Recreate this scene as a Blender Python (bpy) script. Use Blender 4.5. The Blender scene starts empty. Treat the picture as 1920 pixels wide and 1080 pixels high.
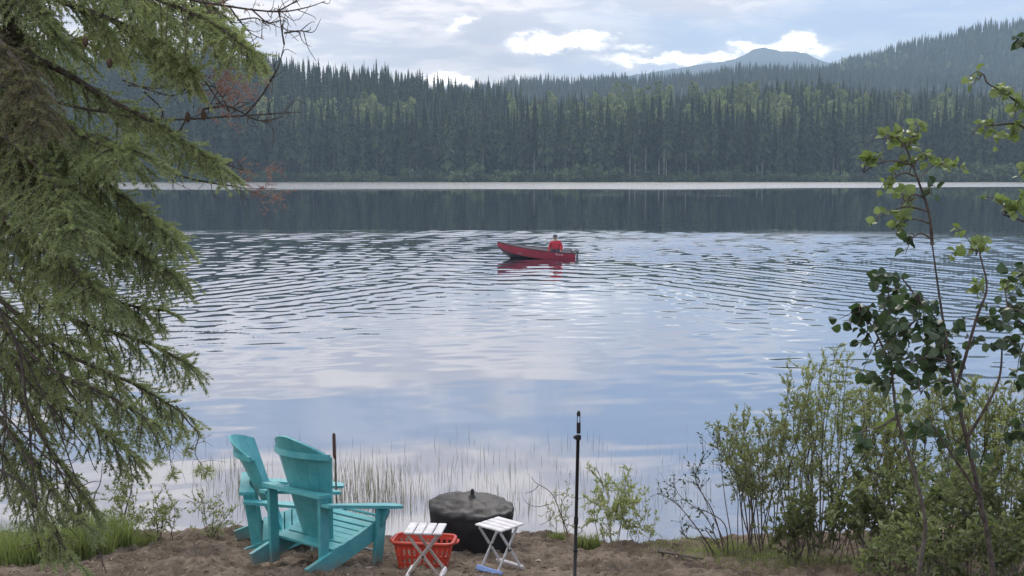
import bpy, math, random
import numpy as np
from mathutils import Vector, Matrix, Euler

C = bpy.context.scene
COL = C.collection
rng = np.random.default_rng(7)
random.seed(7)
R = math.radians

# ------------------------------------------------------------------ camera
F, YH, H = 2200.0, 321.0, 4.2            # focal length in photo pixels, horizon row, eye height above the lake
TH = math.atan((540 - YH) / F)
cam_d = bpy.data.cameras.new('camera')
cam_d.sensor_width = 36.0
cam_d.lens = 36.0 * F / 1920.0
cam_d.clip_start = 0.1
cam_d.clip_end = 20000
cam = bpy.data.objects.new('camera', cam_d)
COL.objects.link(cam)
cam.location = (0, 0, H)
cam.rotation_euler = (R(90) - TH, 0, 0)
C.camera = cam


def at(px, py, Y):
    """point at world depth Y that the photograph shows at px, py"""
    xc, yc = (px - 960) / F, (540 - py) / F
    d = Vector((xc, yc * math.sin(TH) + math.cos(TH), yc * math.cos(TH) - math.sin(TH)))
    return Vector((0, 0, H)) + d * (Y / d.y)


# ------------------------------------------------------------------ node helper
class NT:
    def __init__(s, tree):
        s.t = tree; s.n = tree.nodes; s.l = tree.links

    def new(s, typ, **kw):
        nd = s.n.new(typ)
        for k, v in kw.items():
            setattr(nd, k, v)
        return nd

    def put(s, v, sock):
        if isinstance(v, bpy.types.NodeSocket):
            s.l.new(v, sock)
        else:
            sock.default_value = v

    def m(s, op, a, b=0.0, c=0.0, clamp=False):
        nd = s.new('ShaderNodeMath', operation=op, use_clamp=clamp)
        s.put(a, nd.inputs[0]); s.put(b, nd.inputs[1]); s.put(c, nd.inputs[2])
        return nd.outputs[0]

    def smooth(s, v, lo, hi, a=0.0, b=1.0):
        nd = s.new('ShaderNodeMapRange', interpolation_type='SMOOTHSTEP')
        s.put(v, nd.inputs['Value'])
        for k, x in (('From Min', lo), ('From Max', hi), ('To Min', a), ('To Max', b)):
            nd.inputs[k].default_value = x
        return nd.outputs[0]

    def mix(s, f, a, b, blend='MIX'):
        nd = s.new('ShaderNodeMix', data_type='RGBA', blend_type=blend)
        s.put(f, nd.inputs['Factor'])
        for v, k in ((a, 6), (b, 7)):
            if isinstance(v, tuple) and len(v) == 3:
                v = v + (1,)
            s.put(v, nd.inputs[k])
        return nd.outputs[2]

    def vec(s, x, y, z):
        nd = s.new('ShaderNodeCombineXYZ')
        for i, v in enumerate((x, y, z)):
            s.put(v, nd.inputs[i])
        return nd.outputs[0]

    def noise(s, v, scale, detail=4.0, rough=0.55, dist=0.0):
        nd = s.new('ShaderNodeTexNoise')
        if v is not None:
            s.put(v, nd.inputs['Vector'])
        nd.inputs['Scale'].default_value = scale
        nd.inputs['Detail'].default_value = detail
        nd.inputs['Roughness'].default_value = rough
        nd.inputs['Distortion'].default_value = dist
        return nd.outputs['Fac']

    def blob(s, u, v, cu, cv, ru, rv):
        a = s.m('DIVIDE', s.m('SUBTRACT', u, cu), ru)
        b = s.m('DIVIDE', s.m('SUBTRACT', v, cv), rv)
        q = s.m('ADD', s.m('MULTIPLY', a, a), s.m('MULTIPLY', b, b))
        return s.m('EXPONENT', s.m('MULTIPLY', q, -1.0))


# ------------------------------------------------------------------ sky, sun, exposure
SUN_EL, SUN_AZ = R(42), R(12)            # behind the cloud, over the lake, a little to the right
W = bpy.data.worlds.new('World')
C.world = W
W.use_nodes = True
k = NT(W.node_tree)
k.n.clear()
STR = 0.1
sky = k.new('ShaderNodeTexSky', sky_type='NISHITA')
sky.sun_disc = False
sky.sun_elevation = SUN_EL
sky.sun_rotation = SUN_AZ
sky.altitude = 700
tc = k.new('ShaderNodeTexCoord')
sep = k.new('ShaderNodeSeparateXYZ')
k.l.new(tc.outputs['Generated'], sep.inputs[0])
dx, dy, dz = sep.outputs
az = k.m('ARCTAN2', dx, dy)
el = k.m('ARCSINE', dz)
# flattened cloud-deck coordinates: streaky low down, rounder overhead
fl = k.vec(k.m('MULTIPLY', az, 1.0), k.m('MULTIPLY', el, 4.2), 0.0)
fl2 = k.vec(az, k.m('MULTIPLY', el, 1.9), 3.7)
n1 = k.noise(fl, 3.4, 5, .55, .3)
n2 = k.noise(fl2, 16.0, 6, .6, .5)
n3 = k.noise(fl, 11.0, 5, .6, .2)
# warped coordinates give the bright gaps ragged cumulus edges
wu = k.m('ADD', az, k.m('MULTIPLY', k.m('SUBTRACT', n2, .5), .10))
wv = k.m('ADD', el, k.m('MULTIPLY', k.m('SUBTRACT', k.noise(fl2, 26.0, 7, .66), .5), .045))
g = 1.0 / STR
def c3(r, gg, b, m=1.0):
    return (r * g * m, gg * g * m, b * g * m)
clear = k.mix(.72, sky.outputs[0], c3(.40, .53, .81))
lowhaze = k.smooth(el, -.02, .11, 1, 0)
clear = k.mix(k.m('MULTIPLY', lowhaze, .35), clear, c3(.84, .81, .82))
# cloud cover: solid to the left, broken to the right, a clear belt higher up
cover = k.m('ADD', k.smooth(k.m('ADD', az, k.m('MULTIPLY', k.m('SUBTRACT', n1, .5), .30)), -.02, .17, .95, .10), k.m('MULTIPLY', k.m('SUBTRACT', n3, .5), .7))
belt = k.m('MULTIPLY', k.smooth(wv, .178, .205), k.smooth(wv, .222, .255, 1, 0))
cover = k.m('SUBTRACT', cover, k.m('MULTIPLY', belt, .75))
high = k.smooth(el, .20, .26)
cover = k.m('ADD', cover, k.m('MULTIPLY', high, k.m('ADD', .25, k.m('MULTIPLY', k.m('SUBTRACT', n1, .5), 1.2))), clamp=True)
topw = k.m('MULTIPLY', k.blob(wu, wv, .15, .142, .11, .022), .85)
cover = k.m('MAXIMUM', cover, topw, clamp=True)
ccol = k.mix(k.smooth(n3, .38, .62), c3(.80, .77, .82), c3(1.06, .985, .94))
ccol = k.mix(k.smooth(el, .05, .11), ccol, k.mix(k.smooth(n3, .42, .58), c3(.80, .76, .82), c3(1.16, 1.07, 1.05)))
over = k.smooth(el, .28, .75)
ccol = k.mix(over, ccol, k.mix(k.smooth(n1, .35, .65), c3(1.25, 1.2, 1.2), c3(1.65, 1.58, 1.55)))
skyc = k.mix(cover, clear, ccol)
# grey cumulus bank with brilliant gaps and rims in front of the hidden sun
bank = k.m('MAXIMUM', k.blob(wu, wv, .045, .100, .075, .016), k.blob(wu, wv, -.02, .098, .10, .020))
skyc = k.mix(k.m('MULTIPLY', bank, .55), skyc, c3(.50, .50, .60))
glow = k.m('MAXIMUM', k.blob(wu, wv, .045, .107, .040, .0085), k.m('MULTIPLY', k.blob(wu, wv, -.045, .074, .05, .006), .85))
glow = k.m('MAXIMUM', glow, k.m('MULTIPLY', k.blob(wu, wv, .15, .092, .075, .006), .8))
glow = k.m('MAXIMUM', glow, k.blob(wu, wv, .225, .101, .04, .0075))
glow = k.m('MAXIMUM', glow, k.m('MULTIPLY', k.blob(wu, wv, -.04, .124, .012, .008), .5))
glow = k.m('MAXIMUM', glow, k.m('MULTIPLY', k.blob(wu, wv, .10, .104, .02, .006), .5))
skyc = k.mix(k.smooth(glow, .02, .55, 0, .45), skyc, c3(1.05, 1.0, .98))
glow = k.m('MULTIPLY', glow, k.smooth(k.noise(fl2, 34.0, 5, .6), .30, .50, .55, 1.1))
skyc = k.mix(k.smooth(glow, .18, .85), skyc, c3(2.0, 1.85, 1.7))
bg = k.new('ShaderNodeBackground')
k.l.new(skyc, bg.inputs['Color'])
bg.inputs['Strength'].default_value = STR
wo = k.new('ShaderNodeOutputWorld')
k.l.new(bg.outputs[0], wo.inputs[0])
W.cycles.sampling_method = 'MANUAL'
W.cycles.sample_map_resolution = 1024

sun_d = bpy.data.lights.new('sun', 'SUN')
sun_d.energy = 1.5
sun_d.angle = R(20)
sun_d.color = (1.0, .93, .84)
sun = bpy.data.objects.new('sun', sun_d)
COL.objects.link(sun)
sdir = Vector((math.sin(SUN_AZ) * math.cos(SUN_EL), math.cos(SUN_AZ) * math.cos(SUN_EL), math.sin(SUN_EL)))
sun.rotation_euler = (-sdir).to_track_quat('-Z', 'Y').to_euler()
sun.location = (0, 0, 60)

vs = C.view_settings
C.display_settings.display_device = 'sRGB'
vs.view_transform = 'Standard'
vs.look = 'None'
vs.exposure = 0.2
vs.gamma = 1.0
vs.use_curve_mapping = False
C.cycles.use_denoising = True
C.cycles.max_bounces = 8
C.cycles.volume_bounces = 1
C.cycles.transparent_max_bounces = 8
C.cycles.sample_clamp_indirect = 6


# ------------------------------------------------------------------ mesh helpers
class G:
    """collects vertices, faces, a tint per vertex; builds ONE mesh object"""
    def __init__(s):
        s.v = []; s.f = []; s.t = []; s.n = 0; s.mi = []

    def add(s, v, f, tint=0.5, mi=0):
        v = np.asarray(v, float).reshape(-1, 3)
        s.v.append(v)
        s.t.append(np.broadcast_to(np.asarray(tint, float), (len(v),)).copy())
        if isinstance(f, np.ndarray):
            s.f.append(f + s.n)
            s.mi.append(np.full(len(f), mi))
        else:
            for q in f:
                s.f.append(np.asarray([q]) + s.n)
                s.mi.append(np.full(1, mi))
        s.n += len(v)
        return s

    def box(s, c, size, rot=None, taper=1.0, bev=0.0, tint=.5, mi=0):
        sx, sy, sz = [q / 2 for q in size]
        rings = []
        if bev > 0:
            b = min(bev, sx * .9, sy * .9, sz * .9)
            rings = [(-sz, b), (-sz + b, 0), (sz - b, 0), (sz, b)]
        else:
            rings = [(-sz, 0), (sz, 0)]
        vs_, fs = [], []
        for (z, ins) in rings:
            w = 1.0 if z < 0 else taper
            x, y = (sx - ins) * w, (sy - ins) * w
            if bev > 0:
                c_ = min(bev, sx * .9, sy * .9) if ins == 0 else 0
                if ins == 0:
                    vs_ += [(-x + c_, -y, z), (x - c_, -y, z), (x, -y + c_, z), (x, y - c_, z), (x - c_, y, z), (-x + c_, y, z), (-x, y - c_, z), (-x, -y + c_, z)]
                else:
                    vs_ += [(-x, -y, z), (x, -y, z), (x, -y, z), (x, y, z), (x, y, z), (-x, y, z), (-x, y, z), (-x, -y, z)]
            else:
                vs_ += [(-x, -y, z), (x, -y, z), (x, y, z), (-x, y, z)]
        n = 8 if bev > 0 else 4
        for r in range(len(rings) - 1):
            for i in range(n):
                j = (i + 1) % n
                fs.append((r * n + i, r * n + j, (r + 1) * n + j, (r + 1) * n + i))
        fs.append(tuple(range(n - 1, -1, -1)))
        fs.append(tuple((len(rings) - 1) * n + i for i in range(n)))
        v = np.array(vs_)
        if rot is not None:
            v = v @ np.array(rot.to_matrix() if hasattr(rot, 'to_matrix') else rot).T
        return s.add(v + np.array(c), fs, tint, mi)

    def bar(s, a, b, w, t, up=(0, 0, 1), tint=.5, bev=0.0):
        """board from a to b; w across, t along up"""
        a, b = Vector(a), Vector(b)
        y = (b - a); L = y.length; y.normalize()
        x = y.cross(Vector(up)).normalized(); z = x.cross(y)
        M = Matrix((x, y, z)).transposed()
        return s.box((a + b) / 2, (w, L, t), M, bev=bev, tint=tint)

    def prism(s, poly, axis_o, ax, ay, az_, t, tint=.5):
        """polygon (2D) extruded by t centred on the plane axis_o"""
        ax, ay, az_ = Vector(ax), Vector(ay), Vector(az_)
        o = Vector(axis_o)
        n = len(poly)
        v = [o + ax * p[0] + ay * p[1] + az_ * (-t / 2) for p in poly] + [o + ax * p[0] + ay * p[1] + az_ * (t / 2) for p in poly]
        f = [tuple(range(n - 1, -1, -1)), tuple(range(n, 2 * n))]
        f += [(i, (i + 1) % n, n + (i + 1) % n, n + i) for i in range(n)]
        return s.add([tuple(q) for q in v], f, tint)

    def tube(s, pts, rad, sides=6, tint=.5, cap=True, closed=False):
        P = np.asarray([tuple(p) for p in pts], float)
        n = len(P)
        rad = np.broadcast_to(np.asarray(rad, float), (n,))
        T = np.gradient(P, axis=0) if not closed else np.roll(P, -1, 0) - np.roll(P, 1, 0)
        T /= np.linalg.norm(T, axis=1)[:, None] + 1e-9
        ref = np.array([0.0, 0, 1]) if abs(T[0, 2]) < .9 else np.array([1.0, 0, 0])
        vs_ = []
        for i in range(n):
            a = np.cross(T[i], ref); a /= np.linalg.norm(a) + 1e-9
            b = np.cross(T[i], a)
            ref = np.cross(a, T[i])
            ang = np.arange(sides) * 2 * np.pi / sides
            vs_.append(P[i] + rad[i] * (np.cos(ang)[:, None] * a + np.sin(ang)[:, None] * b))
        V = np.concatenate(vs_)
        i, j = np.meshgrid(np.arange(n if closed else n - 1), np.arange(sides), indexing='ij')
        i2 = (i + 1) % n; j2 = (j + 1) % sides
        fq = np.stack([i * sides + j, i * sides + j2, i2 * sides + j2, i2 * sides + j], -1).reshape(-1, 4)
        base = s.n
        tt = np.broadcast_to(np.asarray(tint, float), (n,)) if np.ndim(tint) else np.full(n, tint)
        s.add(V, fq, np.repeat(tt, sides))
        if cap and not closed:
            s.f.append(np.array([list(range(sides))[::1]]) + base); s.mi.append(np.zeros(1, int))
            s.f.append(np.array([list(range(sides - 1, -1, -1))]) + base + (n - 1) * sides); s.mi.append(np.zeros(1, int))
        return s

    def lathe(s, prof, c=(0, 0, 0), sides=20, tint=.5):
        ang = np.arange(sides) * 2 * np.pi / sides
        P = np.array(prof, float)
        V = np.stack([P[:, 0][:, None] * np.cos(ang), P[:, 0][:, None] * np.sin(ang), np.broadcast_to(P[:, 1][:, None], (len(P), sides))], -1).reshape(-1, 3)
        i, j = np.meshgrid(np.arange(len(P) - 1), np.arange(sides), indexing='ij')
        j2 = (j + 1) % sides
        f = np.stack([i * sides + j, i * sides + j2, (i + 1) * sides + j2, (i + 1) * sides + j], -1).reshape(-1, 4)
        return s.add(V + np.array(c), f, tint)

    def build(s, name, mats, parent=None, smooth=False, link=True):
        me = bpy.data.meshes.new(name)
        V = np.concatenate(s.v)
        me.vertices.add(len(V))
        me.vertices.foreach_set('co', V.astype(np.float32).ravel())
        lens = np.concatenate([np.full(len(f), f.shape[1]) for f in s.f])
        loops = np.concatenate([f.ravel() for f in s.f])
        me.loops.add(len(loops))
        me.loops.foreach_set('vertex_index', loops.astype(np.int32))
        me.polygons.add(len(lens))
        starts = np.concatenate([[0], np.cumsum(lens)[:-1]])
        me.polygons.foreach_set('loop_start', starts.astype(np.int32))
        me.polygons.foreach_set('loop_total', lens.astype(np.int32))
        me.polygons.foreach_set('material_index', np.concatenate(s.mi).astype(np.int32))
        me.polygons.foreach_set('use_smooth', np.full(len(lens), smooth))
        me.update(calc_edges=True)
        me.validate()
        at_ = me.attributes.new('tint', 'FLOAT', 'POINT')
        if len(me.vertices) == len(V):
            at_.data.foreach_set('value', np.concatenate(s.t).astype(np.float32))
        for m_ in (mats if isinstance(mats, (list, tuple)) else [mats]):
            me.materials.append(m_)
        o = bpy.data.objects.new(name, me)
        if link:
            COL.objects.link(o)
        if parent is not None:
            o.parent = parent
        return o


def tag(o, label=None, cat=None, group=None, kind=None):
    if label: o['label'] = label
    if cat: o['category'] = cat
    if group: o['group'] = group
    if kind: o['kind'] = kind
    return o


def thing(name, label, cat, loc=(0, 0, 0), rot=(0, 0, 0), group=None):
    o = bpy.data.objects.new(name, None)
    o.empty_display_size = .2
    COL.objects.link(o)
    o.location = loc
    o.rotation_euler = rot
    return tag(o, label, cat, group)


def copy_tree(o, parent=None):
    c = o.copy(); COL.objects.link(c); c.parent = parent
    for ch in list(o.children):
        copy_tree(ch, c)
    return c


# value noise for heights
_tab = rng.random((256, 256))
def vnoise(x, y):
    xi = np.floor(x).astype(int); yi = np.floor(y).astype(int)
    fx = x - xi; fy = y - yi
    fx = fx * fx * (3 - 2 * fx); fy = fy * fy * (3 - 2 * fy)
    a = _tab[xi % 256, yi % 256]; b = _tab[(xi + 1) % 256, yi % 256]
    c = _tab[xi % 256, (yi + 1) % 256]; d = _tab[(xi + 1) % 256, (yi + 1) % 256]
    return (a * (1 - fx) + b * fx) * (1 - fy) + (c * (1 - fx) + d * fx) * fy - .5
def fbm(x, y, o=4):
    r = 0; a = 1.0
    for i in range(o):
        r = r + a * vnoise(x + 17.3 * i, y + 5.1 * i); x = x * 2.03; y = y * 2.03; a *= .5
    return r


# ------------------------------------------------------------------ materials
MATS = {}
def mat(name, col, rough=.6, col2=None, scale=8.0, spec=.5, bump=0.0, bscale=40.0, metal=0.0, lo=.35, hi=.65):
    if name in MATS: return MATS[name]
    m_ = bpy.data.materials.new(name); m_.use_nodes = True
    t = NT(m_.node_tree); t.n.clear()
    p = t.new('ShaderNodeBsdfPrincipled'); o = t.new('ShaderNodeOutputMaterial')
    t.l.new(p.outputs[0], o.inputs[0])
    p.inputs['Roughness'].default_value = rough
    p.inputs['Metallic'].default_value = metal
    p.inputs['Specular IOR Level'].default_value = spec
    tcn = t.new('ShaderNodeTexCoord')
    co = tcn.outputs['Object']
    if col2 is None: col2 = tuple(q * .8 for q in col)
    nz = t.noise(co, scale, 5, .6)
    t.put(t.mix(t.smooth(nz, lo, hi), col, col2), p.inputs['Base Color'])
    if bump:
        b = t.new('ShaderNodeBump'); b.inputs['Strength'].default_value = bump; b.inputs['Distance'].default_value = .01
        t.put(t.noise(co, bscale, 4, .6), b.inputs['Height']); t.l.new(b.outputs[0], p.inputs['Normal'])
    MATS[name] = m_
    return m_


def leafmat(name, a, b, trans=.3, rough=.55, rand=.35, tcol=None, spec=.3):
    """foliage: tint 0..1 runs from a to b; each object differs a little"""
    m_ = bpy.data.materials.new(name); m_.use_nodes = True
    t = NT(m_.node_tree); t.n.clear()
    o = t.new('ShaderNodeOutputMaterial')
    p = t.new('ShaderNodeBsdfPrincipled')
    p.inputs['Roughness'].default_value = rough
    p.inputs['Specular IOR Level'].default_value = spec
    att = t.new('ShaderNodeAttribute', attribute_name='tint')
    oi = t.new('ShaderNodeObjectInfo')
    colr = t.mix(att.outputs['Fac'], a, b)
    colr = t.mix(1.0, colr, t.mix(oi.outputs['Random'], (1 - rand,) * 3, (1 + rand,) * 3), 'MULTIPLY')
    t.put(colr, p.inputs['Base Color'])
    tr = t.new('ShaderNodeBsdfTranslucent')
    t.put(t.mix(1.0, colr, tcol or (1.06, 1.12, .7), 'MULTIPLY'), tr.inputs[0])
    mx = t.new('ShaderNodeMixShader'); mx.inputs[0].default_value = trans
    t.l.new(p.outputs[0], mx.inputs[1]); t.l.new(tr.outputs[0], mx.inputs[2])
    t.l.new(mx.outputs[0], o.inputs[0])
    MATS[name] = m_
    return m_


M_bark = mat('bark', (.045, .034, .030), .9, (.10, .082, .070), 30, bump=.5)
M_twig = mat('twig', (.06, .045, .04), .85, (.12, .095, .08), 25)
M_greytwig = mat('grey_twig', (.14, .125, .11), .85, (.08, .065, .055), 25)
M_palebark = mat('pale_bark', (.30, .29, .25), .8, (.16, .15, .12), 20)
M_needle = leafmat('needles', (.135, .165, .095), (.38, .43, .235), .42, .5, .08)
M_needle_brown = leafmat('browning_needles', (.13, .10, .08), (.25, .24, .15), .36, .5, .08)
M_conifer = leafmat('conifer', (.012, .022, .016), (.078, .098, .042), .38, .7, .5, (1.3, 1.3, .7))
M_aspen_far = leafmat('far_aspen', (.13, .165, .078), (.28, .315, .14), .35, .6, .25)
M_shrub_far = leafmat('far_shrub', (.05, .085, .04), (.12, .16, .065), .25, .6, .3)
M_leaf = leafmat('aspen_leaf', (.035, .065, .035), (.075, .12, .05), .36, .38, .3, spec=.5)
M_leaf_young = leafmat('young_aspen_leaf', (.15, .21, .07), (.27, .34, .14), .42, .4, .2, spec=.5)
M_willow = leafmat('willow_leaf', (.14, .17, .075), (.41, .44, .235), .45, .5, .15)
M_herb = leafmat('herb_leaf', (.06, .085, .045), (.25, .285, .135), .4, .5, .25)
M_grass = leafmat('grass_blade', (.12, .165, .06), (.33, .38, .16), .45, .5, .15)
M_reed = leafmat('reed_stem', (.06, .065, .05), (.26, .24, .12), .2, .6, .1)
M_deadleaf = leafmat('dead_needles', (.22, .13, .11), (.38, .25, .21), .25, .7, .15, (1.1, .9, .7))
M_cone = mat('cone', (.10, .06, .04), .8)
M_teal = mat('turquoise_paint', (.066, .335, .365), .42, (.105, .40, .425), 9, bump=.06, bscale=60)
M_red_plastic = mat('red_plastic', (.55, .062, .035), .4, (.47, .05, .03), 6)
M_cover = mat('black_cover', (.016, .015, .017), .62, (.026, .024, .026), 9, spec=.22, bump=.35, bscale=22)
M_alu = mat('white_aluminium', (.62, .62, .64), .35, (.5, .49, .49), 20)
M_white = mat('white_plastic', (.66, .65, .68), .45, (.52, .50, .51), 14)
M_tan = mat('tan_leg', (.42, .37, .33), .45, (.34, .29, .26), 14)
M_bluebar = mat('blue_bar', (.22, .34, .72), .4, (.26, .40, .76), 14)  # one foot bar of the second table is coloured blue
M_black = mat('black_metal', (.012, .012, .014), .4, (.02, .02, .022), 20)
M_grip = mat('brown_grip', (.10, .04, .035), .6)
M_hull = mat('red_hull', (.30, .022, .050), .35, (.24, .02, .042), 1.5)
M_hulldark = mat('dark_hull', (.05, .04, .055), .4)
M_gun = mat('dark_gunwale', (.04, .02, .03), .4)
M_in = mat('boat_inside', (.25, .24, .25), .5)
M_motor = mat('grey_motor', (.17, .18, .19), .4)
M_jacket = mat('red_jacket', (.48, .022, .045), .7, (.36, .02, .04), 9)
M_skin = mat('skin', (.50, .31, .24), .55)
M_trouser = mat('dark_trousers', (.03, .035, .05), .8)
M_cap = mat('grey_cap', (.07, .075, .085), .8)


tt_ = NT(M_teal.node_tree)
pp_ = [n_ for n_ in M_teal.node_tree.nodes if n_.type == 'BSDF_PRINCIPLED'][0]
old_ = pp_.inputs['Base Color'].links[0].from_socket
co_ = tt_.new('ShaderNodeTexCoord').outputs['Object']
sp_ = tt_.new('ShaderNodeSeparateXYZ'); tt_.l.new(co_, sp_.inputs[0])
dirt_ = tt_.m('MULTIPLY', tt_.smooth(tt_.m('ADD', sp_.outputs[2], tt_.m('MULTIPLY', tt_.noise(co_, 12, 4), .22)), .12, .27, 1, 0), .75)
wear_ = tt_.m('MULTIPLY', tt_.smooth(tt_.noise(co_, 38, 5, .7), .60, .70), .35)
c_ = tt_.mix(wear_, old_, (.30, .50, .50))
tt_.put(tt_.mix(dirt_, c_, (.26, .22, .18)), pp_.inputs['Base Color'])


def sand_material():
    m_ = bpy.data.materials.new('sandy_soil'); m_.use_nodes = True
    t = NT(m_.node_tree); t.n.clear()
    p = t.new('ShaderNodeBsdfPrincipled'); o = t.new('ShaderNodeOutputMaterial')
    t.l.new(p.outputs[0], o.inputs[0])
    p.inputs['Roughness'].default_value = .92
    p.inputs['Specular IOR Level'].default_value = .15
    co = t.new('ShaderNodeTexCoord').outputs['Object']
    a = t.mix(t.smooth(t.noise(co, 2.2, 5, .6), .35, .65), (.215, .175, .135), (.098, .078, .060))
    a = t.mix(t.m('MULTIPLY', t.smooth(t.noise(co, 26, 4, .65), .48, .68), .75), a, (.10, .07, .055))
    a = t.mix(t.m('MULTIPLY', t.smooth(t.noise(co, 60, 3, .6), .60, .72), .6), a, (.42, .35, .29))
    t.put(a, p.inputs['Base Color'])
    b = t.new('ShaderNodeBump'); b.inputs['Strength'].default_value = .7; b.inputs['Distance'].default_value = .03
    t.put(t.noise(co, 35, 6, .65), b.inputs['Height']); t.l.new(b.outputs[0], p.inputs['Normal'])
    return m_


def water_material():
    m_ = bpy.data.materials.new('lake_water'); m_.use_nodes = True
    t = NT(m_.node_tree); t.n.clear()
    o = t.new('ShaderNodeOutputMaterial')
    co = t.new('ShaderNodeNewGeometry').outputs['Position']
    s = t.new('ShaderNodeSeparateXYZ'); t.l.new(co, s.inputs[0])
    x, y, _ = s.outputs
    # wind-ruffled belt far out, still water elsewhere
    bx = t.noise(t.vec(t.m('MULTIPLY', x, .012), t.m('MULTIPLY', y, .06), 0.0), 1.0, 4)
    edge = t.m('ADD', y, t.m('MULTIPLY', t.m('SUBTRACT', bx, .5), 60))
    edge = t.m('SUBTRACT', edge, t.m('MULTIPLY', t.smooth(x, 20, 150), 45))
    ruf = t.smooth(edge, 258, 282)
    streak = t.smooth(t.noise(t.vec(t.m('MULTIPLY', x, .05), t.m('MULTIPLY', y, .20), 3.0), 1.0, 5, .65), .55, .66)
    zone = t.m('MULTIPLY', t.m('MULTIPLY', t.smooth(y, 188, 205), t.smooth(y, 225, 250, 1, 0)), t.m('MULTIPLY', t.smooth(x, -16, 4), t.smooth(x, 40, 70, 1, 0)))
    ruf = t.m('MAXIMUM', ruf, t.m('MULTIPLY', t.m('MULTIPLY', streak, zone), .8))
    bn = t.smooth(t.noise(t.vec(t.m('MULTIPLY', x, .06), t.m('MULTIPLY', y, .35), 9.0), 1.0, 4, .6), .42, .60)
    trail = t.m('MULTIPLY', t.m('MULTIPLY', t.smooth(y, 59, 65), t.smooth(y, 80, 84, 1, 0)), t.m('MULTIPLY', t.smooth(x, 2.5, 7), t.smooth(x, 24, 34, 1, 0)))
    edgeb = t.m('MULTIPLY', t.m('MULTIPLY', t.smooth(y, 73, 78), t.smooth(y, 82, 86, 1, 0)), t.m('MULTIPLY', bn, t.smooth(x, 16, 30, 1, 0)))
    ruf = t.m('MAXIMUM', ruf, t.m('MULTIPLY', t.m('MAXIMUM', t.m('MULTIPLY', trail, t.m('ADD', .35, t.m('MULTIPLY', bn, .65))), edgeb), .8))
    rough = t.m('ADD', .028, t.m('MULTIPLY', ruf, .155))
    gl = t.new('ShaderNodeBsdfGlossy'); t.put(rough, gl.inputs['Roughness'])
    gl.inputs['Color'].default_value = (.96, .97, 1, 1)
    df = t.new('ShaderNodeBsdfDiffuse')
    t.put((.020, .030, .040, 1), df.inputs['Color'])
    fr = t.new('ShaderNodeFresnel'); fr.inputs['IOR'].default_value = 1.40
    fac = t.m('ADD', .42, t.m('MULTIPLY', fr.outputs[0], .62), clamp=True)
    mx = t.new('ShaderNodeMixShader'); t.put(fac, mx.inputs[0])
    t.l.new(df.outputs[0], mx.inputs[1]); t.l.new(gl.outputs[0], mx.inputs[2])
    t.l.new(mx.outputs[0], o.inputs[0])
    return m_


# ------------------------------------------------------------------ the bank (ground)
GY = [-60, -5, 0, 5, 9, 9.7, 10.6, 11.3, 11.8, 12.5, 13.2, 16, 30, 60]
GZ = [7, 3.1, 2.6, 1.75, 1.02, .89, .74, .63, .40, .02, -.25, -.8, -2.5, -4]
def ground0(x, y):
    x = np.asarray(x, float); y = np.asarray(y, float)
    sh = .45 * np.sin(x * .55 + 1.2) * np.clip((y - 9.5) / 2, 0, 1) - .02 * x * np.clip((y - 9.5) / 2, 0, 1)
    sh = sh + .35 * np.clip((-x - 2.6) / 1.2, 0, 1) * np.clip((y - 9) / 2, 0, 1)
    # the bank carries on past the frame on both sides
    return np.interp(y + sh, GY, GZ)
def ground(x, y):
    z = ground0(x, y)
    x = np.asarray(x, float); y = np.asarray(y, float)
    calm = np.clip((12.6 - y) / 1.0, 0, 1)
    z = z + .09 * fbm(x * 1.1, y * 1.1, 3) * calm
    flat = 1 - .75 * np.exp(-(((x + .75) / .45) ** 2 + ((y - 8.9) / .3) ** 2)) - .75 * np.exp(-(((x + .1) / .35) ** 2 + ((y - 9.25) / .3) ** 2))
    calm = calm * np.clip(flat, .1, 1)
    lump = np.abs(fbm(x * 5.5 + 3, y * 7.0, 3))
    z = z + calm * (.055 - .16 * lump + .055 * fbm(x * 14, y * 18, 3))
    # little mound right of the covered fire pit
    z = z + .09 * np.exp(-(((x - .25) / .45) ** 2 + ((y - 11.0) / .35) ** 2))
    return z
def gz(x, y):
    return float(ground(np.array([x]), np.array([y]))[0])

xs = np.concatenate([np.linspace(-60, -6, 28)[:-1], np.arange(-6, 6, .035), np.linspace(6, 60, 28)])
ys = np.concatenate([np.linspace(-40, 6, 30)[:-1], np.arange(6, 8, .08), np.arange(8, 12.4, .03), np.linspace(12.4, 60, 24)])
X, Y = np.meshgrid(xs, ys)
V = np.stack([X, Y, ground(X, Y)], -1).reshape(-1, 3)
i, j = np.meshgrid(np.arange(len(ys) - 1), np.arange(len(xs) - 1), indexing='ij')
nx = len(xs)
Q = np.stack([i * nx + j, i * nx + j + 1, (i + 1) * nx + j + 1, (i + 1) * nx + j], -1).reshape(-1, 4)
gobj = G().add(V, Q).build('ground', sand_material(), smooth=True)
tag(gobj, kind='structure')

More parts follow.
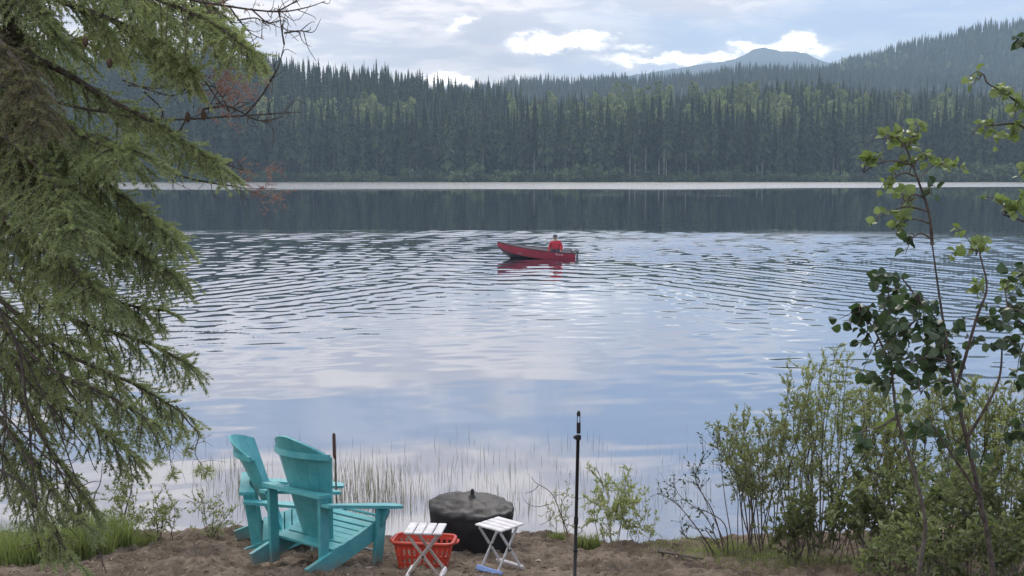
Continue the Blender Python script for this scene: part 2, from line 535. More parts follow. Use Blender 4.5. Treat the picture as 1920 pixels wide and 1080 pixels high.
# ------------------------------------------------------------------ the far shore and hills: one sheet
def zt(py, Y, th=0.0):
    return H + (YH - np.asarray(py, float)) / F * Y - th
PX = np.array([-1400, -600, 0, 200, 450, 530, 600, 700, 800, 860, 920, 1000, 1100, 1300, 1400, 1500, 1600, 1800, 1920, 2600, 3400], float)
P640 = np.array([40, 60, 75, 88, 106, 110, 116, 124, 142, 158, 174, 188, 182, 167, 155, 158, 164, 176, 184, 178, 160], float)
P1000 = np.array([120, 130, 150, 155, 160, 162, 165, 168, 170, 165, 158, 145, 146, 136, 128, 127, 134, 140, 140, 130, 120], float)
P1200 = np.array([150, 150, 165, 168, 170, 170, 170, 170, 170, 170, 170, 170, 168, 165, 160, 137, 101, 52, 33, -10, -30], float)
def hill(x, y):
    x = np.asarray(x, float); y = np.asarray(y, float)
    px = 960 + F * x / y
    z640 = zt(np.interp(px, PX, P640), 640, 15)
    z1000 = zt(np.interp(px, PX, P1000), 1400, 13)
    z1200 = zt(np.interp(px, PX, P1200), 1650, 15)
    z800 = np.minimum(z640 - 8, z1000 - 4)
    K = [300, 440, 462, 500, 640, 820, 1400, 1650, 1950, 2600]
    Z = [-3 + 0 * x, -1.5 + 0 * x, .5 + 0 * x, 2.0 + 0 * x, z640, z800, z1000, z1200, np.minimum(z1200, 40) * .3 + 5, 0 * x]
    z = np.zeros_like(y)
    for a in range(len(K) - 1):
        t = np.clip((y - K[a]) / (K[a + 1] - K[a]), 0, 1)
        if a >= 3: t = t * t * (3 - 2 * t) * .6 + t * .4
        sel = (y >= K[a]) & (y <= K[a + 1])
        z = np.where(sel, Z[a] * (1 - t) + Z[a + 1] * t, z)
    return z + fbm(x * .02, y * .02, 3) * np.clip((y - 470) / 100, 0, 1) * 3

us = np.linspace(-.95, .95, 160)
ys = np.concatenate([np.linspace(400, 520, 40)[:-1], np.linspace(520, 1960, 110)[:-1], np.linspace(1960, 2600, 12)])
U, Y = np.meshgrid(us, ys)
X = U * Y
V = np.stack([X, Y, hill(X, Y)], -1).reshape(-1, 3)
def gridfaces(nr, nc):
    i, j = np.meshgrid(np.arange(nr - 1), np.arange(nc - 1), indexing='ij')
    return np.stack([i * nc + j, i * nc + j + 1, (i + 1) * nc + j + 1, (i + 1) * nc + j], -1).reshape(-1, 4)
ho = G().add(V, gridfaces(len(ys), len(us))).build('hills', mat('forest_floor', (.018, .026, .016), .95, (.03, .04, .022), .05, spec=.1), smooth=True)
tag(ho, kind='structure')

# far mountain, blue of the distance haze mixed into its slope colour
mpx = [1150, 1240, 1290, 1330, 1360, 1390, 1402, 1425, 1450, 1470, 1490, 1510, 1535, 1600, 1750]
mpy = [148, 136, 127, 121, 117, 108, 98, 93, 99, 100, 101, 107, 119, 132, 160]
pxs = np.linspace(1150, 1750, 120)
rows = []
for a, (dY, fr) in enumerate([(0, 0), (200, .45), (380, .8), (500, 1.0), (620, .8), (900, .2), (1000, 0)]):
    Yr = 2050 + dY
    top = zt(np.interp(pxs, mpx, mpy), 2550)
    zr = top * fr + (8 * fbm(pxs * .05, np.full_like(pxs, a * 2.3), 4) if 0 < fr < 1 else (3 * fbm(pxs * .12, np.full_like(pxs, 9.), 3) if fr == 1 else 0))
    rows.append(np.stack([(pxs - 960) / F * Yr, np.full_like(pxs, Yr), zr], -1))
mo = G().add(np.concatenate(rows), gridfaces(7, 120)).build('mountain', mat('haze_tinted_slope', (.06, .10, .15), .9, (.08, .125, .17), .01), smooth=True)
tag(mo, kind='structure')

# ------------------------------------------------------------------ the lake
def waves(x, y):
    h = np.zeros_like(x)
    r = np.random.default_rng(3)
    px = 960 + F * x / y
    def S(v, a, b):
        t = np.clip((v - a) / (b - a), 0, 1); return t * t * (3 - 2 * t)
    blot = fbm(x * .11 + 5, y * .06, 3)
    blot2 = fbm(x * .05 + 50, y * .035 + 9, 3)
    # general chop out to the edge of the disturbed water
    far = 84 - 9 * S(px, 1100, 1900) + 2.5 * fbm(x * .08, y * .01 + 3, 2)
    m_far = 1 - S(y, far - 3, far + 2)
    m_mid = S(y, 37, 50)
    calmr = 1 - .75 * S(px, 1130, 1250) * S(y, 47, 51) * (1 - S(y, 58, 63))
    ctr = np.exp(-(x / (.16 * y)) ** 2)
    a_mid = m_far * m_mid * (.75 + 1.2 * blot2).clip(.15, 1.6) * calmr * (.42 + .5 * ctr + .9 * S(y, 66, 76))
    a_near = (1 - S(y, 23, 34)) * (.55 + 1.5 * blot).clip(.05, 1.6) * (.25 + .75 * S(y, 17, 24))
    for _ in range(22):
        lam = r.uniform(.6, 2.0); th = r.normal(0, .85); ph = r.uniform(0, 6.28)
        kx, ky = math.sin(th) * 6.283 / lam, math.cos(th) * 6.283 / lam
        am = r.uniform(.6, 1.2) * lam / 6.283
        sw = np.sin(kx * x + ky * y + ph + .8 * blot)
        h += am * sw * (.0200 * a_mid)
    for _ in range(16):
        lam = r.uniform(.45, 1.6); th = r.normal(.1, .8); ph = r.uniform(0, 6.28)
        kx, ky = math.sin(th) * 6.283 / lam, math.cos(th) * 6.283 / lam
        am = r.uniform(.6, 1.2) * lam / 6.283
        h += am * np.sin(kx * x + ky * y + ph + 1.5 * blot2) * .0240 * a_near
    mc = S(y, 26, 34) * (1 - S(y, 44, 54)) * (.7 + 1.2 * blot).clip(.15, 1.5)
    for _ in range(14):
        lam = r.uniform(.45, 1.5); th = r.normal(0, .8); ph = r.uniform(0, 6.28)
        h += lam / 6.283 * np.sin((math.sin(th) * x + math.cos(th) * y) * 6.283 / lam + ph) * .0095 * mc
    # the two arms of the boat's wake, fanning towards the near shore
    for (nx_, ny_, lam, sgn, x0) in ((.84, -.54, .88, -1, -1.0), (.876, .48, .80, 1, 3.0)):
        side = S(sgn * (x - x0), 0, 5)
        m_ = side * S(y + 5 * blot, 27, 46) * (1 - S(y, 60, 74)) * (.85 + .8 * fbm(x * .05 + 2, y * .05, 2)).clip(.25, 1.4)
        q = nx_ * x + ny_ * y + .5 * blot2
        for lam_, w in ((lam, 1.0), (lam * 1.37, .6), (lam * .72, .5)):
            h += lam_ / 6.283 * np.sin(q * 6.283 / lam_ + w * 2) * .060 * w * m_
    # turbulent trail astern
    tr = S(x, 2, 5) * np.exp(-((y - (62 + .15 * x)) / 9.0) ** 2)
    for _ in range(10):
        lam = r.uniform(.8, 1.8); th = r.normal(0, .9); ph = r.uniform(0, 6.28)
        h += lam / 6.283 * np.sin((math.sin(th) * x + math.cos(th) * y) * 6.283 / lam + ph) * .040 * tr
    # still water
    for _ in range(6):
        lam = r.uniform(3, 7); th = r.normal(0, .4); ph = r.uniform(0, 6.28)
        h += lam / 6.283 * np.sin((math.sin(th) * x + math.cos(th) * y) * 6.283 / lam + ph) * .0016
    return h

yr = [9.0]
while yr[-1] < 600:
    y_ = yr[-1]
    yr.append(y_ + (.11 if y_ < 20 else .15 if y_ < 62 else .19 if y_ < 92 else .19 * (y_ / 92) ** 3))
yr = np.array(yr)
us = np.concatenate([np.linspace(-2.5, -.60, 14)[:-1], np.linspace(-.60, .60, 290), np.linspace(.60, 2.5, 14)[1:]])
U, Y = np.meshgrid(us, yr)
X = U * Y
V = np.stack([X, Y, waves(X, Y)], -1).reshape(-1, 3)
wobj = G().add(V, gridfaces(len(yr), len(us))).build('lake_water', water_material(), smooth=True)
tag(wobj, kind='structure')

# ------------------------------------------------------------------ haze
hz = G().box((0, 1250, 165), (5600, 3900, 345))
hz = hz.build('haze', [])
hm = bpy.data.materials.new('haze'); hm.use_nodes = True
t = NT(hm.node_tree); t.n.clear()
pv = t.new('ShaderNodeVolumePrincipled'); oo = t.new('ShaderNodeOutputMaterial')
pv.inputs['Color'].default_value = (.60, .81, 1.0, 1)
pv.inputs['Density'].default_value = 2.35e-4
t.l.new(pv.outputs[0], oo.inputs['Volume'])
hz.data.materials.append(hm)
tag(hz, kind='stuff')


# ------------------------------------------------------------------ far forest
def conifer(seed, layers, blades, slim=.075, bare=.06, m_=6, nr=7):
    """crown of unit height: solid spire wrapped in ragged whorls of drooping sprays"""
    r = np.random.default_rng(seed)
    v, f, tt = [], [], []
    # inner spire
    zs = np.linspace(bare, 1.0, nr)
    for z in zs:
        rad = slim * .50 * (1 - (z - bare) / (1 - bare)) ** .8 + .0015
        for b in range(m_):
            q = rad * r.uniform(.7, 1.3)
            v.append(np.array([q * math.cos(b * 6.283 / m_), q * math.sin(b * 6.283 / m_), z + r.normal(0, .01)])); tt.append(.15)
    for a in range(nr - 1):
        for b in range(m_):
            c = (b + 1) % m_
            f += [(a * m_ + b, a * m_ + c, (a + 1) * m_ + c), (a * m_ + b, (a + 1) * m_ + c, (a + 1) * m_ + b)]
    n = len(v)
    for a in range(layers):
        s = a / (layers - 1)
        z = bare + (1 - bare) * s ** .95
        rad = slim * (1 - s) ** .78 * (1 + .25 * math.sin(a * 2.1 + seed)) * (.75 if s < .1 else 1) + .003
        o = r.uniform(0, 6.28)
        for b in range(blades):
            th = o + b * 6.283 / blades + r.normal(0, .3)
            rr = rad * r.uniform(.6, 1.25)
            d = np.array([math.cos(th), math.sin(th), 0]); e = np.array([-d[1], d[0], 0])
            wd = rr * r.uniform(.3, .5)
            dz_ = rr * r.uniform(.5, 1.1)
            zz = z + r.normal(0, .010)
            p0 = d * rr * .1 + np.array([0, 0, zz + dz_ * .55])
            p1 = d * rr * .62 + e * wd + np.array([0, 0, zz - dz_ * .45])
            p2 = d * rr + np.array([0, 0, zz - dz_ * r.uniform(.7, 1.3)])
            p3 = d * rr * .62 - e * wd + np.array([0, 0, zz - dz_ * .45])
            v += [p0, p1, p2, p3]
            f += [(n, n + 1, n + 2), (n, n + 2, n + 3)]
            q = r.uniform(.1, .9)
            tt += [q * .4, q, min(1, q + .25), q]
            n += 4
    return np.array(v), np.array(f), np.array(tt)


def scatter(protos, pos, hts, wid, tints, name, m_):
    g_ = G()
    r = np.random.default_rng(len(pos))
    which = r.integers(0, len(protos), len(pos))
    for pi, (pv_, pf, pt) in enumerate(protos):
        idx = np.where(which == pi)[0]
        if not len(idx): continue
        ang = r.uniform(0, 6.28, len(idx))
        c, s_ = np.cos(ang), np.sin(ang)
        hh = hts[idx][:, None]; ww = (hts[idx] * wid[idx])[:, None]
        x = (pv_[None, :, 0] * c[:, None] - pv_[None, :, 1] * s_[:, None]) * ww + pos[idx, 0:1]
        y = (pv_[None, :, 0] * s_[:, None] + pv_[None, :, 1] * c[:, None]) * ww + pos[idx, 1:2]
        z = pv_[None, :, 2] * hh + pos[idx, 2:3]
        vv = np.stack([x, y, z], -1).reshape(-1, 3)
        ff = (pf[None] + (np.arange(len(idx)) * len(pv_))[:, None, None]).reshape(-1, 3)
        tt = np.clip(pt[None] * .8 + tints[idx][:, None], 0, 1).reshape(-1)
        g_.add(vv, ff, tt)
    return g_.build(name, m_)

def seen(pos, hts, keep_top=5.0, horizon=None, w=.0016):
    """keep the trees whose tops rise above the nearer ones"""
    nb = 900
    hor = np.full(nb, -1.0) if horizon is None else horizon
    order = np.argsort(pos[:, 1]); keep = []
    for i in order:
        x, y, z = pos[i]; u = x / y
        b = int((u + .72) / 1.44 * nb)
        if not 0 <= b < nb: continue
        e = (z + hts[i] - H) / y
        if e > hor[b] - .0015: keep.append(i)
        k_ = max(1, int(.045 * hts[i] / y / 1.44 * nb + .5))
        hor[max(0, b - k_):b + k_ + 1] = np.maximum(hor[max(0, b - k_):b + k_ + 1], (z + hts[i] - keep_top - H) / y)
    return np.array(keep), hor

lo_protos = [conifer(50 + a, 8, 4, .125, .03, 4, 4) for a in range(5)]
md_protos = [conifer(80 + a, 12, 5, .115, .05, 4, 5) for a in range(5)]

# two front rows: each spruce a tree of its own
front = []
crowns = []
for a in range(7):
    v_, f_, t_ = conifer(10 + a, 34, 8, .078 + .006 * (a % 3), (.10, .22, .30, .14, .38, .08, .26)[a])
    crowns.append(G().add(v_, f_, t_).build('crown', M_conifer, link=False))
trunks = []
for a in range(3):
    trunks.append(G().tube([(0, 0, -.02), (.002 * a, 0, .3), (0, .001, .65), (0, 0, .97)], [.0085, .0065, .004, .001], 5).build('trunk', (M_bark, M_greytwig, M_palebark)[a], link=False))
SPR = 'tall narrow dark spruce in the front rows of trees across the lake'
r = np.random.default_rng(21)
tops_px = [-700, 0, 300, 600, 900, 1100, 1400, 1700, 1920, 2600]
tops_py = [170, 178, 182, 190, 196, 192, 186, 188, 192, 190]
nfront = 300
for a in range(nfront):
    row = a % 2
    u = -.50 + 1.0 * (a + r.uniform(-.8, .8)) / nfront
    Yd = 474 + row * 12 + r.uniform(-7, 9)
    x = u * Yd
    px = 960 + F * u
    h_ = zt(np.interp(px, tops_px, tops_py), Yd) * r.uniform(.78, 1.08) * (1 if r.random() > .12 else .72)
    e = thing('spruce_tree', SPR, 'spruce', (x, Yd, float(hill(np.array([x]), np.array([Yd]))[0]) - .3), (0, 0, r.uniform(0, 6.28)), 'front spruces on the far shore')
    sc_ = h_
    e.scale = (sc_ * r.uniform(.85, 1.25), sc_ * r.uniform(.85, 1.25), sc_)
    for src in (crowns[r.integers(0, 7)], trunks[(0, 0, 1, 2, 0, 1)[r.integers(0, 6)]]):
        c = src.copy(); COL.objects.link(c); c.parent = e

# the rest of the wood: one mass
def cloud(n, y0, y1, umin, umax, seed):
    r = np.random.default_rng(seed)
    y = np.sqrt(r.uniform(y0 ** 2, y1 ** 2, n)); u = r.uniform(umin, umax, n)
    x = u * y
    return np.stack([x, y, hill(x, y)], -1), r
posA, rA = cloud(8200, 492, 668, -.62, .62, 1)
hA = np.clip(rA.normal(.80, .16, len(posA)), .4, 1.2) * (1 + .45 * fbm(posA[:, 0] * .03, posA[:, 1] * .03, 2)) * np.interp(posA[:, 1], [492, 520, 580, 668], [26, 23, 18, 16.5])
ka, hor = seen(posA, hA, 7.0)
posA, hA = posA[ka], hA[ka]
fa = scatter(md_protos, posA, hA, rA.uniform(.65, 1.7, len(posA)), rA.normal(.14, .2, len(posA)), 'forest', M_conifer)
tag(fa, 'dense spruce wood covering the slopes behind the far shore', 'forest', kind='stuff')
posB, rB = cloud(6000, 1270, 1450, -.56, .60, 2)
posD, rD = cloud(6500, 900, 1290, -.52, .60, 4)
posC, rC = cloud(6500, 1400, 1690, .18, .66, 3)
posB = np.concatenate([posB, posD, posC]); rr = np.random.default_rng(5)
hB = np.clip(rr.normal(11, 2.5, len(posB)), 5, 17) * (1 + .5 * fbm(posB[:, 0] * .02, posB[:, 1] * .02, 2))
kb, hor = seen(posB, hB, 5.0, hor)
posB, hB = posB[kb], hB[kb]
print('trees', len(posA), len(posB))
fb = scatter(lo_protos, posB, hB, rr.uniform(1.1, 1.7, len(posB)), rr.normal(.15, .2, len(posB)), 'distant_forest', M_conifer)
tag(fb, 'dark hazy wood on the ridge and the high hill beyond', 'forest', kind='stuff')


def leafcloud(n, seed, shape, size, droop=.3):
    """many leaf-clump quads spread in a volume; unit height"""
    r = np.random.default_rng(seed)
    p = shape(r, n)
    nrm = r.normal(size=(n, 3)); nrm[:, 2] = np.abs(nrm[:, 2]) + .3
    nrm /= np.linalg.norm(nrm, axis=1)[:, None]
    a = np.cross(nrm, r.normal(size=(n, 3))); a /= np.linalg.norm(a, axis=1)[:, None]
    b = np.cross(nrm, a)
    s_ = size * r.uniform(.6, 1.4, n)[:, None]
    v = np.stack([p - a * s_ * .5, p + b * s_ * .45 + nrm * s_ * .1, p + a * s_ * .5, p - b * s_ * .45 + nrm * s_ * .1], 1).reshape(-1, 3)
    q = np.arange(n)[:, None] * 4
    f = np.concatenate([q + [0, 1, 2], q + [0, 2, 3]], 0)
    t = np.repeat(r.uniform(0, 1, n), 4)
    return v, f, t

def aspen_shape(r, n):
    nb = 9
    c = np.stack([r.normal(0, .06, nb), r.normal(0, .06, nb), np.linspace(.45, .93, nb)], -1)
    rad = np.array([.10, .13, .14, .15, .14, .13, .11, .08, .05])
    w = r.integers(0, nb, n)
    d = r.normal(size=(n, 3)); d /= np.linalg.norm(d, axis=1)[:, None]
    return c[w] + d * (rad[w] * r.uniform(.4, 1.0, n))[:, None]
def bush_shape(r, n):
    nb = 8
    c = np.stack([r.normal(0, .32, nb), r.normal(0, .32, nb), r.uniform(.2, .72, nb)], -1)
    w = r.integers(0, nb, n)
    d = r.normal(size=(n, 3)); d /= np.linalg.norm(d, axis=1)[:, None]
    p = c[w] + d * (r.uniform(.12, .30, n))[:, None]
    p[:, 2] = np.abs(p[:, 2])
    return p
asp = [G().add(*leafcloud(320, 30 + a, aspen_shape, .055)).build('crown', M_aspen_far, link=False) for a in range(4)]
atr = G().tube([(0, 0, -.05), (.006, 0, .4), (0, .01, .9)], [.011, .008, .002], 5).build('trunk', M_palebark, link=False)
r = np.random.default_rng(44)
for (px0, px1, Y0, Y1, p0, p1, n) in ((470, 800, 520, 575, 165, 235, 44), (940, 1120, 530, 620, 168, 205, 16), (1080, 1420, 530, 650, 150, 205, 64), (1380, 1640, 530, 650, 148, 205, 44), (1640, 1960, 530, 640, 160, 210, 24), (1560, 1900, 1420, 1600, 75, 140, 34)):
    for _ in range(n):
        px, Yd = r.uniform(px0, px1), r.uniform(Y0, Y1)
        x = (px - 960) / F * Yd
        z0 = float(hill(np.array([x]), np.array([Yd]))[0])
        far_ = Yd > 800
        h_ = min(max(float(zt(r.uniform(p0, p1), Yd)) - z0, 9 if far_ else 14), 17 if far_ else 27)
        lab = 'pale aspen patch high on the hazy hill beyond the lake' if far_ else 'pale green aspen crown among dark spruces on the slope across the lake'
        e = thing('aspen_tree', lab, 'aspen', (x, Yd, z0 - .3), (0, 0, r.uniform(0, 6.28)), 'aspens on the high hill' if far_ else 'far aspens')
        e.scale = (h_ * r.uniform(.6, 1.0) * (1.5 if far_ else 1),) * 2 + (h_,)
        for src in (asp[r.integers(0, 4)], atr):
            c = src.copy(); COL.objects.link(c); c.parent = e

# willow scrub along the far waterline
bsh = [G().add(*leafcloud(260, 60 + a, bush_shape, .17)).build('shore_shrub', M_shrub_far, link=False) for a in range(4)]
r = np.random.default_rng(45)
for a in range(130):
    u = -.48 + .96 * (a + r.uniform(-.4, .4)) / 130
    Yd = r.uniform(457, 466)
    x = u * Yd; px = 960 + F * u
    h_ = r.uniform(2.5, 6.5) * (1.45 if px > 1640 or 880 < px < 1160 else 1)
    c = bsh[a % 4].copy(); COL.objects.link(c)
    c.location = (x, Yd, float(hill(np.array([x]), np.array([Yd]))[0]) - .4); c.rotation_euler = (0, 0, r.uniform(0, 6.28))
    c.scale = (h_ * 1.1, h_ * .8, h_)
    tag(c, 'low green shrub at the foot of the spruces on the far waterline', 'shrub', 'shrubs along the far shore')

# bleached dead trunks standing in front of the spruces
dead = G().tube([(0, 0, -.02), (.01, 0, .4), (-.004, 0, .8), (.012, 0, 1)], [.011, .009, .006, .002], 5)
for a in range(9):
    th = a * 2.4; z = .35 + .065 * a
    dead.tube([(0, 0, z), (.05 * math.cos(th), .05 * math.sin(th), z + .01)], [.003, .001], 3)
dead = dead.build('dead_tree', M_palebark, link=False)
for px, Yd, h_ in ((1243, 464, 13), (1000, 464, 11), (1060, 465, 10), (1075, 466, 9), (1106, 464, 12), (1125, 467, 8), (1210, 466, 14), (1285, 465, 12), (770, 465, 9), (905, 466, 12), (1560, 466, 10)):
    x = (px - 960) / F * Yd
    c = dead.copy(); COL.objects.link(c)
    c.location = (x, Yd, float(hill(np.array([x]), np.array([Yd]))[0])); c.rotation_euler = (0, .02, px); c.scale = (h_,) * 3
    tag(c, 'thin bleached dead trunk in front of the far spruces', 'dead tree', 'dead trunks on the far shore')

# ------------------------------------------------------------------ turquoise Adirondack chairs
def make_chair(label):
    t = thing('adirondack_chair', label, 'chair', group='turquoise wooden chairs on the bank')
    X_, Y_, Z_ = (1, 0, 0), (0, 1, 0), (0, 0, 1)
    rail = [(.05, .405), (.065, .33), (.035, .245), (-.61, 0), (-.775, 0), (-.81, .089)]
    for s in (-1, 1):
        G().prism(rail, (s * .312, 0, 0), Y_, Z_, X_, .034).build('side_rail', M_teal, t)
        G().box((s * .350, -.005, .245), (.036, .105, .49), bev=.004).build('front_leg', M_teal, t)
        G().prism([(-.0, .488), (.062, .488), (.05, .44), (.0, .33)], (s * .350 + s * .019, -.005, 0), X_ if s > 0 else (-1, 0, 0), Z_, Y_, .034).build('arm_bracket', M_teal, t)
        # arm: narrow at the rear, broad rounded paddle in front
        out = [(.045, -.70), (.055, -.40), (.075, -.10), (.085, .08), (.08, .17), (.055, .215), (0, .23), (-.045, .21), (-.065, .15), (-.065, 0), (-.05, -.25), (-.035, -.70)]
        G().prism([(s * p[0], p[1]) for p in (out if s > 0 else out[::-1])], (s * .345, 0, .508), X_, (0, .995, -.10), (0, .10, .995), .026).build('armrest', M_teal, t)
        # rear support post, inside the rail, up to the cross brace
        G().bar((s * .277, -.565, .06 if s > 0 else .0), (s * .285, -.655, .628), .034, .095, up=(0, 1, 0), bev=.004).build('rear_post', M_teal, t)
    # cross brace under the back, hollowed to take the curved slats
    n = 9
    br = [(-.325, -.735)] + [(.325, -.735)] + [(.325, -.60)] + [(.27 - .54 * a / n, -.600 - .055 * (1 - ((a / n) * 2 - 1) ** 2)) for a in range(n + 1)] + [(-.325, -.60)]
    G().prism(br, (0, 0, .643), X_, Y_, Z_, .03).build('back_brace', M_teal, t)
    # fan of seven curved back slats
    def backpt(u, s_):
        """u in -1..1 across, s_ 0..1 up"""
        half = .16 + .155 * min(1, s_ / .92)
        x = u * half
        F0 = -.405 - .425 * s_
        sag = (.045 + .125 * s_) * u * u
        return Vector((x, F0 + sag, .215 + .87 * s_))
    for a in range(7):
        g_ = G()
        u0, u1 = -1 + 2 * a / 7 + .004, -1 + 2 * (a + 1) / 7 - .004
        vs_, nr = [], 9
        for q in range(nr):
            for u in (u0, (u0 + u1) / 2, u1):
                top = 1 - .115 * u * u - .05 * max(0, u)
                p = backpt(u, q / (nr - 1) * top)
                vs_.append(p)
        fr = [p + Vector((0, .010, .004)) for p in vs_]; bk = [p - Vector((0, .010, .004)) for p in vs_]
        f = []
        N = len(vs_)
        for q in range(nr - 1):
            for c in range(2):
                i0 = q * 3 + c
                f.append((i0, i0 + 1, i0 + 4, i0 + 3)); f.append((N + i0 + 1, N + i0, N + i0 + 3, N + i0 + 4))
            f.append((q * 3 + 3, q * 3 + 3 + N, q * 3 + N, q * 3)); f.append((q * 3 + 2, q * 3 + 2 + N, q * 3 + 5 + N, q * 3 + 5))
        for c in range(2):
            f.append((c + 1, c, c + N, c + 1 + N))
            b0 = (nr - 1) * 3 + c; f.append((b0, b0 + 1, b0 + 1 + N, b0 + N))
        g_.add([tuple(p) for p in fr + bk], f)
        g_.build('back_slat', M_teal, t)
    # bent batten across the top of the back, and the board at its foot
    pts = [backpt(-1 + 2 * a / 12, .845) + Vector((0, -.022, -.004)) for a in range(13)]
    g_ = G()
    v_ = []
    for p in pts: v_ += [p + Vector((0, .008, -.024)), p + Vector((0, -.014, -.024)), p + Vector((0, -.014, .024)), p + Vector((0, .008, .024))]
    f = [(0, 1, 2, 3), (51, 50, 49, 48)]
    for a in range(12):
        for c in range(4):
            f.append((a * 4 + c, (a + 1) * 4 + c, (a + 1) * 4 + (c + 1) % 4, a * 4 + (c + 1) % 4))
    g_.add([tuple(p) for p in v_], f).build('back_batten', M_teal, t)
    G().box((0, -.475, .212), (.655, .115, .024), Euler((R(14), 0, 0)), bev=.003).build('lower_brace', M_teal, t)
    # seat slats lie across the rails
    for a in range(7):
        s_ = a / 6
        y, z = .035 - .405 * s_, .398 - .175 * s_ + (.014 if a else .004) - .018 * math.sin(s_ * 3.14)
        G().box((0, y, z + .008), (.66, .060, .020), Euler((R(24 if a else -18), 0, 0)), bev=.003).build('seat_slat', M_teal, t)
    G().tube([(-.33, -.02, .13), (.33, -.02, .13)], .013, 8).build('stretcher', M_alu, t)
    G().box((0, -.30, .15), (.59, .03, .06), Euler((R(22), 0, 0)), bev=.003).build('under_brace', M_teal, t)
    return t

CH1 = make_chair('nearer turquoise slatted chair seen from behind, beside the red basket')
CH1.location = (-1.41, 9.70, gz(-1.41, 9.7) + .0); CH1.rotation_euler = (-.13, .01, -.61)
CH1.location.z = .925
CH2 = copy_tree(CH1)
CH2['label'] = 'farther turquoise slatted chair in profile, partly hidden by the nearer one'
CH2.location = (-1.78, 10.66, .70); CH2.rotation_euler = (-.02, .03, -1.38)

# ------------------------------------------------------------------ folding camp tables
def make_table(label, w=.36, d=.30, h=.41, blue=False):
    t = thing('folding_table', label, 'table', group='small folding camp tables on the bank')
    # slatted roll-up top: slats run along y
    n = 4
    for a in range(n):
        x = -w / 2 + (a + .5) * w / n
        G().box((x, 0, h - .009), (w / n - .009, d, .016), bev=.005).build('slat', M_white, t)
    for s in (-1, 1):
        G().box((0, s * (d / 2 - .05), h - .024), (w - .02, .016, .012)).build('top_rail', M_alu, t)
    for s in (-1, 1):
        y = s * (d / 2 - .03)
        G().bar((-w / 2 + .03, y, h - .03), (w / 2 - .02, y, .022), .022, .013, up=(0, 1, 0), bev=.003).build('leg', M_tan if not blue else M_alu, t)
        y = s * (d / 2 - .055)
        G().bar((w / 2 - .03, y, h - .03), (-w / 2 + .02, y, .022), .022, .013, up=(0, 1, 0), bev=.003).build('leg', M_alu if s > 0 or blue else M_tan, t)
        G().tube([(0, s * (d / 2 - .02), (h) / 2 - .004), (0, s * (d / 2 - .066), h / 2 - .004)], .009, 8).build('pivot', M_black, t)
    G().box((-w / 2 + .02, 0, .022), (.030, d - .02, .044), Euler((0, R(25), 0)), bev=.006).build('foot_bar', M_bluebar if blue else M_white, t)
    G().box((w / 2 - .02, 0, .018), (.030, d + .0, .036), Euler((0, R(-25), 0)), bev=.006).build('foot_bar', M_white, t)
    return t
p = at(800, 1075, 8.95)
T1 = make_table('white slatted folding table in front of the red basket', .30, .27, .385)
T1.location = (p.x, 8.86, gz(p.x, 8.86) + .0); T1.rotation_euler = (0, 0, R(-6))
p = at(937, 1060, 9.35)
T2 = make_table('white slatted folding table with a blue foot bar by the covered fire pit', .29, .29, .385, True)
T2.location = (p.x, 9.28, gz(p.x, 9.28) + .012); T2.rotation_euler = (0, 0, R(48))

# ------------------------------------------------------------------ red laundry basket
bk = thing('laundry_basket', 'red plastic laundry basket with rows of slots behind the white table', 'basket')
def basket_walls():
    g_ = G()
    L0, W0, L1, W1, h = .43, .27, .55, .37, .275
    rad = .06
    def ring(z):
        k = z / h; a, b = (L0 + (L1 - L0) * k) / 2, (W0 + (W1 - W0) * k) / 2
        pts = []
        for cx, cy, st in ((a - rad, b - rad, 0), (-a + rad, b - rad, 90), (-a + rad, -b + rad, 180), (a - rad, -b + rad, 270)):
            for q in range(4):
                th = R(st + 30 * q); pts.append((cx + rad * math.cos(th), cy + rad * math.sin(th)))
        P = np.array(pts + [pts[0]])
        d = np.concatenate([[0], np.cumsum(np.linalg.norm(np.diff(P, axis=0), axis=1))])
        s_ = np.linspace(0, d[-1], 129)[:-1]
        return np.stack([np.interp(s_, d, P[:, 0]), np.interp(s_, d, P[:, 1]), np.full(128, z)], -1)
    zs = [0, .03, .07, .095, .135, .165, .235, .275]
    V_ = np.concatenate([ring(z) for z in zs])
    f = []
    for a in range(len(zs) - 1):
        for b in range(128):
            hole = (a in (1, 3, 5)) and b % 4 in (1, 2) and (b // 4) % 8 != 7
            if a == 1 and hole and b % 4 == 2: hole = True
            if not hole:
                c = (b + 1) % 128
                f.append((a * 128 + b, a * 128 + c, (a + 1) * 128 + c, (a + 1) * 128 + b))
    f.append(tuple(range(127, -1, -1)))
    g_.add(V_, f)
    o = g_.build('basket_body', M_red_plastic, bk)
    so = o.modifiers.new('wall', 'SOLIDIFY'); so.thickness = .004
    top = ring(.272) * np.array([1.03, 1.04, 1])
    G().tube([tuple(q) for q in top[::4]], .015, 8, closed=True).build('rim', M_red_plastic, bk, smooth=True)
    return o
basket_walls()
for s in (-1, 1):
    G().tube([(s * .285, -.07, .262), (s * .315, -.05, .262), (s * .318, .05, .262), (s * .285, .07, .262)], .012, 6).build('handle', M_red_plastic, bk, smooth=True)
p = at(800, 1050, 9.75)
bk.scale = (.88, .88, .95)
bk.location = (p.x, 9.42, gz(p.x, 9.42) - .015); bk.rotation_euler = (R(-4), R(1), R(-4))

